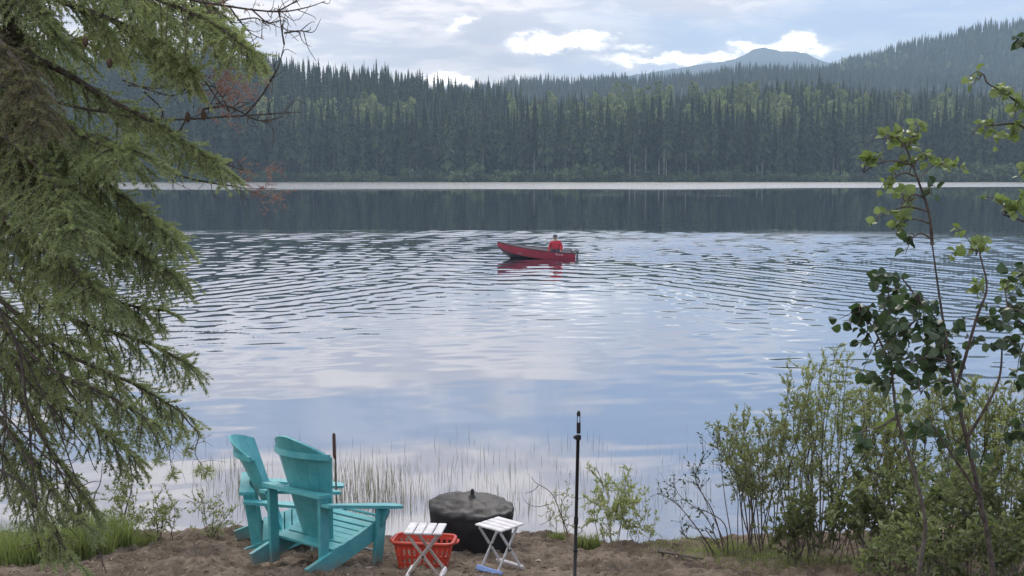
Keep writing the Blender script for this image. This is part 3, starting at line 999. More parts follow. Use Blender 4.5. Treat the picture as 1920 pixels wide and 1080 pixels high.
# ------------------------------------------------------------------ covered fire pit
fp = thing('covered_fire_pit', 'round fire pit under a wrinkled black fabric cover with a knob on top', 'fire pit')
def cover():
    n = 72
    ang = np.arange(n) * 2 * np.pi / n
    def ringset(prof, wr):
        rows_ = []
        for r_, z in prof:
            xx, yy = np.cos(ang), np.sin(ang)
            w1 = fbm(xx * 3.1 + 9, yy * 3.1 + z * 9, 3)
            w2 = 1 - 2.2 * np.abs(fbm(r_ * xx * 9 + 3, r_ * yy * 9 + 7, 3))
            rr = r_ * (1 + wr[0] * w1)
            zz = z + wr[1] * w2 * min(1, r_ / .12)
            rows_.append(np.stack([rr * xx, rr * yy, zz], -1))
        return np.concatenate(rows_)
    sk = [(.365, .0), (.372, .04), (.372, .12), (.376, .20), (.378, .28), (.384, .34), (.393, .385), (.385, .405)]
    V_ = ringset(sk, (.065, .004))
    i, j = np.meshgrid(np.arange(len(sk) - 1), np.arange(n), indexing='ij'); j2 = (j + 1) % n
    f = np.stack([i * n + j, i * n + j2, (i + 1) * n + j2, (i + 1) * n + j], -1).reshape(-1, 4)
    o = G().add(V_, f).build('skirt', M_cover, fp, smooth=True)
    tp = [(.392, .392), (.394, .410), (.385, .425), (.37, .432), (.35, .437), (.33, .441), (.305, .446), (.28, .452), (.25, .458), (.22, .465), (.19, .471), (.16, .477), (.13, .482), (.10, .486), (.05, .492), (.004, .494)]
    V_ = ringset(tp, (.05, .022))
    V_[:n, 2] = .40
    i, j = np.meshgrid(np.arange(len(tp) - 1), np.arange(n), indexing='ij'); j2 = (j + 1) % n
    f = np.stack([i * n + j, i * n + j2, (i + 1) * n + j2, (i + 1) * n + j], -1).reshape(-1, 4)
    G().add(V_, f).build('cover_top', mat('faded_cover', (.020, .019, .020), .55, (.042, .040, .041), 12, spec=.3, bump=.5, bscale=26), fp, smooth=True)
    G().lathe([(.05, .47), (.035, .50), (.020, .52), (.016, .54), (.018, .553), (.012, .567), (.001, .57)], sides=12).build('knob', M_black, fp, smooth=True)
    hem = [(.374 * math.cos(a_), .374 * math.sin(a_), .012) for a_ in ang]
    G().tube(hem, .007, 5, closed=True).build('hem_cord', M_cover, fp)
cover()
p = at(879, 1000, 10.45)
fp.scale = (1, 1, 1.1)
fp.location = (p.x, 10.45, gz(p.x, 10.45) - .03); fp.rotation_euler = (R(2), R(2.5), .6)

# ------------------------------------------------------------------ thin black pole with clip head
pl = thing('pole', 'thin black upright pole with a clip head in front of the lake', 'pole')
top = at(1085, 770, 7.6)
x0, y0 = at(1079, 1080, 7.6).x - .008, 7.6
zg = gz(x0, y0)
pl.location = (x0, y0, zg)
hh = top.z - zg
tilt = Vector((top.x - x0, 0, hh))
def along(s_): return tuple(tilt * (s_ / hh))
G().tube([along(-.1), along(hh * .42), along(hh - .18)], .0115, 8).build('shaft', M_black, pl, smooth=True)
G().tube([along(hh * .28), along(hh * .28 + .012)], .018, 8).build('collar', M_black, pl)
G().tube([along(hh * .42), along(hh * .42 + .05)], .015, 8).build('sleeve', M_black, pl)
G().tube([along(hh - .20), along(hh - .19), along(hh - .165), along(hh - .16)], [.012, .021, .021, .012], 10).build('clamp', M_black, pl)
G().tube([(tilt.x - .012, 0, hh - .175), (tilt.x - .034, 0, hh - .178)], [.009, .012], 8).build('clamp_knob', M_black, pl)
G().box((tilt.x, 0, hh - .115), (.026, .024, .075), bev=.004).build('head', M_black, pl)
for s in (-1, 1):
    G().bar((tilt.x + s * .009, 0, hh - .082), (tilt.x + s * .008, 0, hh - .03), .005, .012, up=(0, 1, 0)).build('prong', M_black, pl)
G().tube([(tilt.x, 0, hh - .035), (tilt.x, 0, hh - .018), (tilt.x, 0, hh)], [.012, .013, .006], 8).build('cap', M_black, pl)

# stick with a dark grip standing in the bank behind the chairs
st = thing('walking_stick', 'thin upright stick with a dark brown grip behind the nearer chair', 'stick')
b0 = at(626, 812, 10.9)
st.location = (b0.x + .02, 10.9, gz(b0.x, 10.9))
zz = b0.z - st.location.z
G().tube([(0, 0, -.05), (-.01, 0, zz - .24)], .009, 6).build('shaft', M_greytwig, st)
G().tube([(-.01, 0, zz - .25), (-.018, 0, zz - .22), (-.02, 0, zz - .02), (-.02, 0, zz)], [.012, .017, .016, .010], 8).build('grip', M_grip, st)

# ------------------------------------------------------------------ red motor boat and its driver
bt = thing('motor_boat', 'small red open motor boat with a grey outboard and raised bow', 'boat')
BL = 3.75
def hull():
    n = 18
    ss = np.linspace(0, 1, n)                       # 0 stern .. 1 bow
    outer, inner = [], []
    for s in ss:
        x = -BL / 2 + BL * s
        half = .70 * (1 - max(0, (s - .35) / .65) ** 2.2) + .012
        chine = half * (.86 - .35 * max(0, (s - .5) / .5) ** 1.5)
        sheer = .40 + .30 * s ** 2.0
        keel = -.14 + .0 * s + .72 * max(0, (s - .72) / .28) ** 2.0 * .95
        ch = .00 + .30 * s ** 2 + .20 * max(0, (s - .72) / .28) ** 2
        ch = min(ch, sheer - .04); keel = min(keel, ch)
        outer.append([(x, -half, sheer), (x, -half * .96, (sheer * .55 + ch * .45)), (x, -chine, ch), (x, -chine * .5, (keel + ch) / 2 - .01), (x, 0, keel),
                      (x, chine * .5, (keel + ch) / 2 - .01), (x, chine, ch), (x, half * .96, (sheer * .55 + ch * .45)), (x, half, sheer)])
        k = .03
        inner.append([(x, -max(half - k, .004), sheer - .005), (x, -max(chine - k, .003), ch + .06), (x, max(chine - k, .003), ch + .06), (x, max(half - k, .004), sheer - .005)])
    return ss, np.array(outer), np.array(inner)
ss, ou, inn = hull()
n = len(ss)
def strip(A, c0, c1, flip=False):
    f = []
    w = A.shape[1]
    for a in range(n - 1):
        for c in range(c0, c1):
            q = (a * w + c, (a + 1) * w + c, (a + 1) * w + c + 1, a * w + c + 1)
            f.append(q[::-1] if flip else q)
    return f
g_ = G(); V_ = ou.reshape(-1, 3)
sides = strip(ou, 0, 2) + strip(ou, 6, 8) + [tuple(range(8, -1, -1))]
g_.add(V_, np.array([q for q in sides if len(q) == 4])); g_.add(ou[0], [tuple(range(9))])
g_.build('hull', M_hull, bt, smooth=False)
G().add(V_, np.array(strip(ou, 2, 6))).build('hull_bottom', M_hulldark, bt, smooth=True)
G().add(inn.reshape(-1, 3), np.array(strip(inn, 0, 3, True))).add(inn[0], [(0, 1, 2, 3)]).build('hull_inside', M_in, bt)
rim = [tuple(q) for q in ou[:, 0]] + [tuple(q) for q in ou[::-1, 8]]
G().tube(rim, .028, 6).build('gunwale', M_gun, bt, smooth=True)
G().tube([tuple(ou[0, 0]), tuple(ou[0, 8])], .03, 6).build('transom_rail', M_gun, bt)
for s_, w_ in ((.16, .66), (.45, .66), (.70, .5)):
    x = -BL / 2 + BL * s_
    G().box((x, 0, .21 + .06 * s_), (.28, w_ * 1.9, .03), bev=.004).build('bench', M_in, bt)
# strakes pressed into the side
for sd in (0, 8):
    sg = -1 if sd == 0 else 1
    G().tube([(ou[a, sd][0], ou[a, sd][1] * .985 + sg * .004, ou[a, sd][2] * .62 + ou[a, 2][2] * .38) for a in range(n - 1)], .010, 4).build('side_strake', M_hull, bt)
# illegible white registration characters near the stern
M_mark = mat('white_lettering', (.75, .72, .74), .5)
for c, (x, w_, h_, zo) in enumerate(((-1.22, .030, .085, 0), (-1.17, .055, .022, -.03), (-1.10, .045, .04, .01), (-1.03, .03, .03, -.02), (-.965, .028, .095, 0), (-.93, .05, .025, .035))):
    s_ = (x + BL / 2) / BL
    half = np.interp(s_, ss, ou[:, 0, 1]); half2 = np.interp(s_, ss, ou[:, 1, 1])
    for sg in (1, -1):
        z1 = np.interp(s_, ss, ou[:, 0, 2]); z2 = np.interp(s_, ss, ou[:, 1, 2])
        zc = z1 - .115 + zo
        yy = (half + (half2 - half) * (z1 - zc) / (z1 - z2)) * sg
        G().box((x, yy + (-.004 if sg > 0 else .004), zc), (w_, .006, h_), Euler((0, R(12 * (c % 3 - 1)), 0))).build('registration_mark', M_mark, bt)
om = G().box((-BL / 2 - .15, 0, .46), (.26, .22, .17), bev=.05, taper=.86).build('outboard_motor', M_motor, bt)
G().box((-BL / 2 - .20, 0, .10), (.10, .07, .62), bev=.03).build('drive_leg', M_motor, om)
G().box((-BL / 2 - .03, 0, .36), (.12, .20, .18), bev=.01).build('clamp_bracket', M_black, om)
G().tube([(-BL / 2, .0, .50), (-BL / 2 + .25, .06, .54), (-BL / 2 + .48, .10, .55)], [.015, .015, .02], 6).build('tiller', M_black, om)
bw = at(1002, 487, 57)
bt.location = (at(1003, 487, 57).x, 57, -.01)
BROT = Euler((R(-3), R(-3.2), R(180 + 6)))
bt.rotation_euler = BROT
MB = Matrix.Translation(bt.location) @ BROT.to_matrix().to_4x4()

# the driver: skin-and-subdivision figure, seated on the stern bench
dr = thing('person', 'person in a red jacket and dark cap seated at the stern of the boat', 'person')
def skinned(name, verts, edges, radii, m_, root=0, sub=2):
    me = bpy.data.meshes.new(name); me.from_pydata([tuple(v) for v in verts], edges, []); me.materials.append(m_)
    o = bpy.data.objects.new(name, me); COL.objects.link(o); o.parent = dr
    sk = o.modifiers.new('skin', 'SKIN')
    for a, r_ in enumerate(radii):
        me.skin_vertices[0].data[a].radius = (r_, r_) if np.isscalar(r_) else r_
    me.skin_vertices[0].data[root].use_root = True
    sb = o.modifiers.new('sub', 'SUBSURF'); sb.levels = sub; sb.render_levels = sub
    for p_ in me.polygons: p_.use_smooth = True
    return o
# local frame: seat at z=0, figure faces -y (towards the near shore), bow on its right (-x ... in world)
bv = [(0, 0, .10), (0, .02, .30), (0, .02, .46), (0, 0, .56), (0, -.005, .66), (0, -.015, .74), (0, -.015, .80),
      (.19, .01, .50), (.27, .02, .28), (.24, -.14, .10), (.22, -.24, .07),
      (-.19, .01, .50), (-.29, .04, .28), (-.30, -.08, .10), (-.29, -.20, .10),
      (.11, 0, .08), (.13, -.34, .14), (.12, -.38, -.12), (.12, -.48, -.13),
      (-.11, 0, .08), (-.13, -.34, .14), (-.12, -.38, -.12), (-.12, -.48, -.13)]
be = [(0, 1), (1, 2), (2, 3), (3, 4), (4, 5), (5, 6), (2, 7), (7, 8), (8, 9), (9, 10), (2, 11), (11, 12), (12, 13), (13, 14),
      (0, 15), (15, 16), (16, 17), (17, 18), (0, 19), (19, 20), (20, 21), (21, 22)]
brd = [(.16, .12), (.155, .11), (.16, .10), .055, (.082, .092), (.085, .10), (.06, .07), .06, .048, .038, .035, .06, .048, .038, .035, .09, .07, .05, .045, .09, .07, .05, .045]
skinned('body', bv, be, brd, M_skin)
jv = [bv[0], (0, .02, .30), (0, .02, .47), (0, .0, .555)] + bv[7:10] + bv[11:14]
je = [(0, 1), (1, 2), (2, 3), (2, 4), (4, 5), (5, 6), (2, 7), (7, 8), (8, 9)]
skinned('jacket', jv, je, [(.205, .15), (.20, .14), (.20, .13), (.075, .075), .088, .075, .062, .088, .075, .062], M_jacket)
tv = [bv[0]] + bv[15:18] + bv[19:22]
skinned('trousers', tv, [(0, 1), (1, 2), (2, 3), (0, 4), (4, 5), (5, 6)], [(.17, .13), .105, .085, .07, .105, .085, .07], M_trouser)
G().lathe([(.105, .725), (.112, .75), (.108, .79), (.085, .835), (.04, .855), (.002, .858)], c=(0, -.012, 0), sides=16).box((0, -.13, .745), (.15, .11, .012), Euler((R(-8), 0, 0)), bev=.004).build('cap', M_cap, dr, smooth=True)
G().add([(-.014, -.105, .665), (.014, -.105, .665), (0, -.13, .662), (0, -.105, .705)], [(0, 1, 2), (0, 2, 3), (1, 3, 2)]).build('nose', M_skin, dr)
for s in (-1, 1):
    G().lathe([(.001, -.012), (.011, -.005), (.011, .005), (.001, .012)], c=(s * .034, -.098, .698), sides=8).build('eye', M_black, dr)
sx, sz = .16, .24
pw = MB @ Vector((-BL / 2 + BL * .23, .05, .30))
dr.scale = (1.06, 1.06, 1.06)
dr.location = pw
dr.rotation_euler = (0, R(-3), R(-12))

# ------------------------------------------------------------------ left spruce leaning over the picture
lt = thing('spruce_tree', 'big spruce with drooping green boughs in front of the lake at the left', 'spruce', (-2.62, 5.3, 0))
TX, TY = -2.62, 5.3
lt.location.z = gz(TX, TY)
L0 = Vector(lt.location)
G().tube([(0, 0, -.2), (.02, 0, .6), (-.02, .02, 1.8), (.03, 0, 3.2), (0, 0, 6.5)], [.20, .16, .145, .12, .05], 12).build('trunk', M_bark, lt, smooth=True)


def spline(P, n):
    P = np.array([tuple(p) for p in P]); m_ = len(P)
    ext = np.vstack([2 * P[0] - P[1], P, 2 * P[-1] - P[-2]])
    out = []
    ts = np.linspace(0, m_ - 1, n)
    for t_ in ts:
        a = min(int(t_), m_ - 2); f = t_ - a
        p0, p1, p2, p3 = ext[a:a + 4]
        out.append(.5 * (2 * p1 + (p2 - p0) * f + (2 * p0 - 5 * p1 + 4 * p2 - p3) * f * f + (3 * p1 - p0 - 3 * p2 + p3) * f ** 3))
    return np.array(out)


def nrmz(v): return v / (np.linalg.norm(v, axis=-1, keepdims=True) + 1e-9)


def needles_on(A, B, r, spacing=.0018, ln=.017, wd=.0023, dead=0.0):
    """thin triangular needles set round every twig A->B"""
    L = np.linalg.norm(B - A, axis=1)
    cnt = np.maximum(3, (L / spacing).astype(int))
    idx = np.repeat(np.arange(len(A)), cnt)
    t_ = r.uniform(0, 1.0, len(idx))
    D = nrmz(B - A)[idx]
    P = A[idx] + (B - A)[idx] * t_[:, None]
    ref = nrmz(np.cross(D, r.normal(size=D.shape)))
    lean = r.uniform(.5, 1.1, len(idx))[:, None]
    up = np.array([0, 0, 1.0])
    nd = nrmz(D * (lean + .15) + ref * .85 + up * .25)
    l = ln * r.uniform(.7, 1.25, len(idx))[:, None] * (1 - .35 * np.clip(t_ - .75, 0, 1) * 4)[:, None]
    side = nrmz(np.cross(nd, r.normal(size=D.shape))) * wd
    tip = P + nd * l
    tw = r.uniform(.3, .75, len(A))[idx]
    tt = np.clip(tw + r.normal(0, .12, len(idx)) + .25 * t_, 0, 1) * (1 - dead)
    v = np.stack([P - side, P + side, tip], 1).reshape(-1, 3)
    f = np.arange(len(idx) * 3).reshape(-1, 3)
    return v, f, np.repeat(tt, 3)


def bough(ctrl, seed, lat=.34, dens=1.0, r0=.020, start=.12, dead=0.0, droop=.55, nsp=.0017, hang=.0, tint_up=0.0):
    """main limb through ctrl, lateral sprays on both sides, twigs on the sprays"""
    r = np.random.default_rng(seed)
    P = spline(ctrl, 40)
    L = np.linalg.norm(np.diff(P, axis=0), axis=1).sum()
    wood = G()
    O = np.array(L0)
    wood.tube(P - O, np.linspace(r0, .003, 40), 6)
    TA, TB = [], []
    nl = int(L / .050 * dens)
    for a in range(nl):
        s = start + (1 - start) * (a + r.uniform(0, 1)) / nl
        q = s * 39; i0 = min(int(q), 38); p = P[i0] + (P[i0 + 1] - P[i0]) * (q - i0)
        T = nrmz(P[i0 + 1] - P[i0])
        S_ = nrmz(np.cross(T, [0, 0, 1]))
        ll = lat * (1.05 - s) ** .55 * r.uniform(.55, 1.2) + .06
        for sg in (1, -1):
            if r.random() < .12: continue
            d = nrmz(T * r.uniform(.6, 1.1) + S_ * sg * r.uniform(.4, .9) + np.array([0, 0, -1]) * r.uniform(.0, droop) + r.normal(0, .10, 3))
            nseg = max(3, int(ll / .055))
            pts = [p]
            dd = d.copy()
            for b in range(nseg):
                dd = nrmz(dd + np.array([0, 0, -.15 - hang]) + r.normal(0, .05, 3))
                pts.append(pts[-1] + dd * ll / nseg)
            pts = np.array(pts)
            wood.tube(pts - O, np.linspace(.0042, .0016, len(pts)), 3, cap=False)
            TA += list(pts[:-1]); TB += list(pts[1:])
            for b in range(nseg):
                for s2 in (1, -1):
                    if r.random() < .22: continue
                    base = pts[b] + (pts[b + 1] - pts[b]) * r.uniform(.2, 1)
                    dirn = nrmz(pts[b + 1] - pts[b])
                    s3 = nrmz(np.cross(dirn, [0, 0, 1]) + 1e-3)
                    tl = (.05 + .13 * (1 - (b + .5) / nseg)) * r.uniform(.6, 1.25) * min(1, ll / .25 + .35)
                    d2 = nrmz(dirn * 1.1 + s3 * s2 * .65 + np.array([0, 0, -1]) * r.uniform(0, .45 + hang * 2) + r.normal(0, .09, 3))
                    mid_ = base + d2 * tl * .5; d3 = nrmz(d2 + np.array([0, 0, -.25]))
                    TA += [base, mid_]; TB += [mid_, mid_ + d3 * tl * .5]
    # needles on the limb's own tip as well
    for a in range(4, 39):
        if a > 24: TA.append(P[a]); TB.append(P[a + 1])
        T = nrmz(P[a + 1] - P[a]); S_ = nrmz(np.cross(T, [0, 0, 1]))
        for _ in range(int(3 * dens + .5)):
            b0_ = P[a] + (P[a + 1] - P[a]) * r.uniform(0, 1)
            d_ = nrmz(T * r.uniform(.6, 1.1) + S_ * r.normal(0, .5) + np.array([0, 0, 1]) * r.uniform(-.3, .7))
            TA.append(b0_); TB.append(b0_ + d_ * r.uniform(.05, .12))
    TA, TB = np.array(TA) - O, np.array(TB) - O
    w = wood.build('bough', M_bark, lt)
    if nsp:
        v, f, tt = needles_on(TA, TB, r, nsp)
        G().add(v, f, np.clip(tt + tint_up, 0, 1)).build('needles', M_needle_brown if dead else M_needle, w)['kind'] = 'stuff'
    return w

TR = -125
def B(pts, Ys, **kw):
    n_ = len(pts)
    ctrl = [at(p[0], p[1], Ys[0] + (Ys[1] - Ys[0]) * (a / (n_ - 1))) for a, p in enumerate(pts)]
    return bough(ctrl, int(abs(pts[-1][0] * 7 + pts[-1][1])), **kw)
# upper, dense
B([(TR, -150), (120, -70), (300, 0), (400, 45), (475, 100)], (5.3, 4.7), lat=.32, droop=.4, dens=.9, tint_up=.15)
B([(TR, -90), (110, 0), (240, 50), (310, 85), (365, 138)], (5.3, 4.9), lat=.32, dens=.85, tint_up=.1)
B([(TR, 20), (90, 120), (210, 190), (310, 240), (410, 312)], (5.3, 4.8), lat=.26, droop=.4, dens=.85, tint_up=.1)
B([(TR, 60), (20, 150), (120, 230), (200, 275), (250, 282)], (5.3, 4.6), lat=.36)
B([(TR, 120), (60, 230), (150, 310), (240, 375), (325, 450)], (5.3, 4.7), lat=.30, tint_up=.1)
B([(TR, 180), (40, 290), (110, 370), (180, 410), (240, 440)], (5.3, 5.2), lat=.28)
B([(TR, 250), (40, 360), (150, 430), (240, 465), (325, 515)], (5.3, 4.6), lat=.28)
B([(TR, 150), (-30, 220), (60, 300), (110, 360), (140, 430)], (5.3, 4.3), lat=.36)
B([(TR, 300), (-20, 390), (60, 450), (130, 500), (200, 560)], (5.3, 4.4), lat=.34)
B([(TR, -60), (-60, 20), (10, 90), (50, 150), (70, 230)], (5.3, 4.4), lat=.26, dens=.8, dead=.6)
B([(TR, 40), (-60, 130), (0, 200), (30, 270), (45, 340)], (5.3, 4.8), lat=.26, dens=.8, dead=.5)
B([(TR, -200), (0, -110), (130, -60), (240, -20), (330, 40)], (5.3, 5.6), lat=.36)
B([(TR, -220), (60, -160), (200, -90), (330, -40), (420, 30)], (5.3, 5.9), lat=.34)
B([(TR, 210), (0, 300), (70, 350), (130, 370), (190, 380)], (5.4, 5.9), lat=.26, dens=.8)
B([(TR, 0), (0, 60), (90, 80), (170, 70), (230, 60)], (5.4, 6.0), lat=.34)
B([(TR, -140), (-40, -90), (20, -40), (70, 10), (110, 70)], (5.3, 4.9), lat=.30)
B([(TR, -180), (-60, -100), (-10, -30), (20, 40), (40, 110)], (5.3, 5.2), lat=.28, dead=.5)
# lower, open: long limbs with hanging sprays
LOW = dict(lat=.21, dens=.52, droop=.7, hang=.10, r0=.014, start=.22)
B([(TR, 350), (30, 470), (150, 545), (230, 570), (302, 582)], (5.3, 4.8), **LOW)
B([(TR, 400), (30, 530), (140, 600), (270, 640), (366, 690)], (5.3, 4.7), **LOW)
B([(TR, 440), (10, 570), (120, 660), (250, 720), (345, 775)], (5.3, 4.8), **LOW)
B([(TR, 480), (-10, 600), (90, 690), (200, 740), (300, 800)], (5.3, 4.4), **LOW)
B([(TR, 520), (0, 650), (90, 740), (180, 800), (262, 868)], (5.3, 4.8), **LOW)
B([(TR, 560), (0, 690), (60, 790), (120, 880), (175, 955)], (5.3, 4.7), **LOW)
B([(TR, 600), (-30, 740), (30, 830), (90, 910), (150, 985)], (5.3, 4.5), lat=.17, dens=.45, droop=.7, hang=.10, r0=.012, start=.3)
B([(TR, 640), (-40, 780), (20, 880), (80, 970), (140, 1055)], (5.3, 4.6), lat=.15, dens=.4, droop=.7, hang=.10, r0=.011, start=.35)
B([(TR, 460), (-30, 560), (60, 620), (140, 640), (210, 660)], (5.3, 5.7), **LOW)
B([(TR, 540), (-20, 640), (60, 690), (120, 720), (190, 690)], (5.3, 5.7), **LOW)

# bare dead limbs, with rusty needles still on some
def bare(name, lines, Y_, m_, r0, parent, offs):
    g_ = G()
    for a, ln in enumerate(lines):
        P = spline([at(p[0], p[1], Y_ + (.05 * a % .2)) for p in ln], 5 * len(ln)) - offs
        g_.tube(P, np.linspace(r0 * (1 if a == 0 else .6), r0 * .22, len(P)), 5)
        rb = np.random.default_rng(int(abs(ln[-1][0])) + a)
        for q in range(max(3, len(P) // 2)):
            i0 = rb.integers(len(P) // 3, len(P) - 1); T = nrmz(P[i0 + 1] - P[i0])
            d_ = nrmz(T * .7 + rb.normal(0, .6, 3)); l_ = rb.uniform(.03, .14)
            Q_ = spline([P[i0], P[i0] + d_ * l_ * .5 + rb.normal(0, .008, 3), P[i0] + nrmz(d_ + rb.normal(0, .35, 3)) * l_], 6)
            g_.tube(Q_, np.linspace(r0 * .32, r0 * .14, 6), 3, cap=False)
    return g_.build(name, m_, parent)
O = np.array(L0)
bare('dead_bough', [[(TR, 120), (100, 190), (210, 212), (300, 225), (470, 216), (562, 210)], [(460, 216), (490, 180), (520, 130), (533, 84)], [(533, 84), (528, 55), (522, 10)], [(350, 222), (330, 250), (280, 262)],
                    [(380, 205), (430, 200), (480, 225), (520, 222)], [(533, 62), (560, 58), (580, 60)], [(430, 210), (415, 180), (390, 150)]], 5.0, M_bark, .008, lt, O)
bare('dead_bough', [[(250, -70), (330, -10), (430, 12), (520, 22), (575, 14), (610, 2)], [(430, 12), (450, 40), (470, 62), (495, 74)], [(380, 0), (400, 35), (418, 60), (440, 62)], [(470, 16), (500, 42), (508, 44)],
                    [(520, 22), (545, 8), (570, -8)], [(330, -10), (350, 20), (372, 32), (390, 30)], [(410, 8), (440, -6), (470, -16)], [(445, 38), (480, 34), (500, 46)]], 5.1, M_bark, .007, lt, O)
bare('dead_bough', [[(180, 250), (260, 290), (340, 330), (410, 345), (445, 350), (480, 362)], [(240, 160), (300, 165), (345, 155)], [(230, 150), (290, 172), (330, 178), (362, 152)], [(270, 172), (300, 200), (305, 215)],
                    [(385, 152), (410, 190), (430, 210)], [(340, 300), (400, 300), (452, 318), (445, 300)]], 4.9, M_bark, .006, lt, O)
bare('dead_bough', [[(TR, 420), (20, 620), (50, 760), (60, 860), (75, 1000)], [(20, 620), (100, 780), (150, 920)], [(50, 760), (90, 840), (170, 1000), (200, 1075)], [(-20, 560), (60, 640), (150, 760), (230, 850)],
                    [(0, 880), (70, 930), (120, 1020)], [(-30, 650), (10, 760), (5, 880), (30, 960)], [(30, 690), (120, 790), (170, 850)], [(60, 860), (62, 960), (82, 1060)], [(-60, 700), (30, 800), (110, 880), (160, 930)]], 4.7, M_bark, .009, lt, O)
r = np.random.default_rng(9)
for cx, cy, n_, sp in ((430, 165, 90, 32), (420, 130, 50, 26), (495, 318, 14, 9), (490, 366, 18, 13), (515, 370, 8, 9), (450, 320, 12, 12), (405, 5, 8, 30), (450, 30, 7, 30)):
    A_, B_ = [], []
    for a in range(n_):
        p0 = np.array(at(cx + r.normal(0, sp), cy + r.normal(0, sp * .8), 5.0 + r.normal(0, .08)))
        d_ = nrmz(np.array([.6, r.normal(0, .5), -.3 + r.normal(0, .5)]))
        A_.append(p0 - O); B_.append(p0 + d_ * r.uniform(.04, .08) - O)
    v, f, tt = needles_on(np.array(A_), np.array(B_), r, .004, .016, .0018)
    G().add(v, f, tt).build('dead_needles', M_deadleaf, lt)['kind'] = 'stuff'
# tufts at the lowest tips
for cx, cy in ((296, 858), (322, 888), (350, 842), (372, 880), (388, 884), (366, 805), (335, 820)):
    c0 = np.array(at(cx, cy, 4.7)) - O
    A_ = np.repeat(c0[None], 6, 0); B_ = c0 + np.array([[.02, 0, -.03], [.03, .01, 0], [-.02, .02, -.02], [0, -.03, -.02], [.01, 0, .02], [.0, .03, 0]])
    v, f, tt = needles_on(A_, B_, r, .0012, .030, .0016)
    G().add(v, f, np.clip(tt + .3, 0, 1)).build('needle_tuft', M_needle, lt)
bare('hanging_twig', [[(330, 760), (352, 790), (372, 815), (366, 850), (388, 884)], [(310, 780), (322, 820), (318, 850), (322, 880)], [(300, 790), (310, 830), (296, 856)]], 4.7, M_bark, .004, lt, O)
for cx, cy in ((352, 220), (382, 216), (205, 118), (160, 78)):
    p = at(cx, cy, 4.95) - L0
    G().lathe([(.002, -.022), (.010, -.014), (.013, 0), (.011, .012), (.003, .022)], c=tuple(p), sides=8).build('cone', M_cone, lt)

# ------------------------------------------------------------------ leaf meshes
def big_leaf(fold=.28, curl=.22, wide=1.0):
    """broad heart-shaped leaf of unit length along +y on a short stalk, slightly folded"""
    out = [(0, .22), (.20, .26), (.36, .42), (.38, .60), (.26, .80), (.10, .93), (0, 1.02)]
    mid = [(0, .22), (0, .42), (0, .62), (0, .82), (0, 1.02)]
    g_ = G()
    def z(x, y): return fold * abs(x) - curl * (y - .3) ** 2
    for s in (1, -1):
        v = [(s * x * wide, y, z(x, y)) for x, y in out] + [(0, .45, z(0, .45)), (0, .70, z(0, .70))]
        f = [(0, 1, 2, 7), (7, 2, 3, 8), (8, 3, 4, 5), (8, 5, 6)] if s > 0 else [(7, 2, 1, 0), (8, 3, 2, 7), (5, 4, 3, 8), (6, 5, 8)]
        g_.add(v, f, .4 + .1 * s)
    g_.add([(-.012, 0, 0), (.012, 0, 0), (.010, .24, 0), (-.010, .24, 0)], [(0, 1, 2, 3)], .8)
    return g_
LEAF = [[big_leaf(*q).build('leaf', m_, link=False) for q in ((.28, .22), (.05, .45, 1.1), (.6, .1, .9), (-.15, .7, 1.0))] for m_ in (M_leaf, M_leaf_young)]


def lance(P, D, r, ln, wd, tlo=.2, thi=.9):
    """joined narrow leaves: 4 vertices, folded along the midrib"""
    n_ = len(P)
    D = nrmz(D)
    S_ = nrmz(np.cross(D, nrmz(r.normal(size=(n_, 3)) + np.array([0, 0, .8]))))
    N = np.cross(S_, D)
    l = ln * r.uniform(.6, 1.3, n_)[:, None]; w = wd * r.uniform(.7, 1.2, n_)[:, None]
    v = np.stack([P, P + D * l * .45 + S_ * w + N * w * .5, P + D * l - N * l * .12, P + D * l * .45 - S_ * w + N * w * .5], 1).reshape(-1, 3)
    q = np.arange(n_)[:, None] * 4
    f = np.concatenate([q + [0, 1, 2], q + [0, 2, 3]], 0)
    return v, f, np.repeat(r.uniform(tlo, thi, n_), 4)


def mid_leaf(P, D, r, ln, wd, tlo=.2, thi=.9):
    """joined broader leaves, 6 vertices"""
    n_ = len(P); D = nrmz(D)
    S_ = nrmz(np.cross(D, nrmz(r.normal(size=(n_, 3)) * .8 + np.array([0, 0, 1.])))); N = np.cross(S_, D)
    l = ln * r.uniform(.6, 1.3, n_)[:, None]; w = wd * r.uniform(.75, 1.2, n_)[:, None]
    v = np.stack([P, P + D * l * .3 + S_ * w + N * w * .4, P + D * l * .68 + S_ * w * .75 + N * w * .2 - N * l * .06, P + D * l - N * l * .16, P + D * l * .68 - S_ * w * .75 + N * w * .2 - N * l * .06, P + D * l * .3 - S_ * w + N * w * .4], 1).reshape(-1, 3)
    q = np.arange(n_)[:, None] * 6
    f = np.concatenate([q + [0, 1, 2], q + [0, 2, 3], q + [0, 3, 4], q + [0, 4, 5]], 0)
    return v, f, np.repeat(r.uniform(tlo, thi, n_), 6)


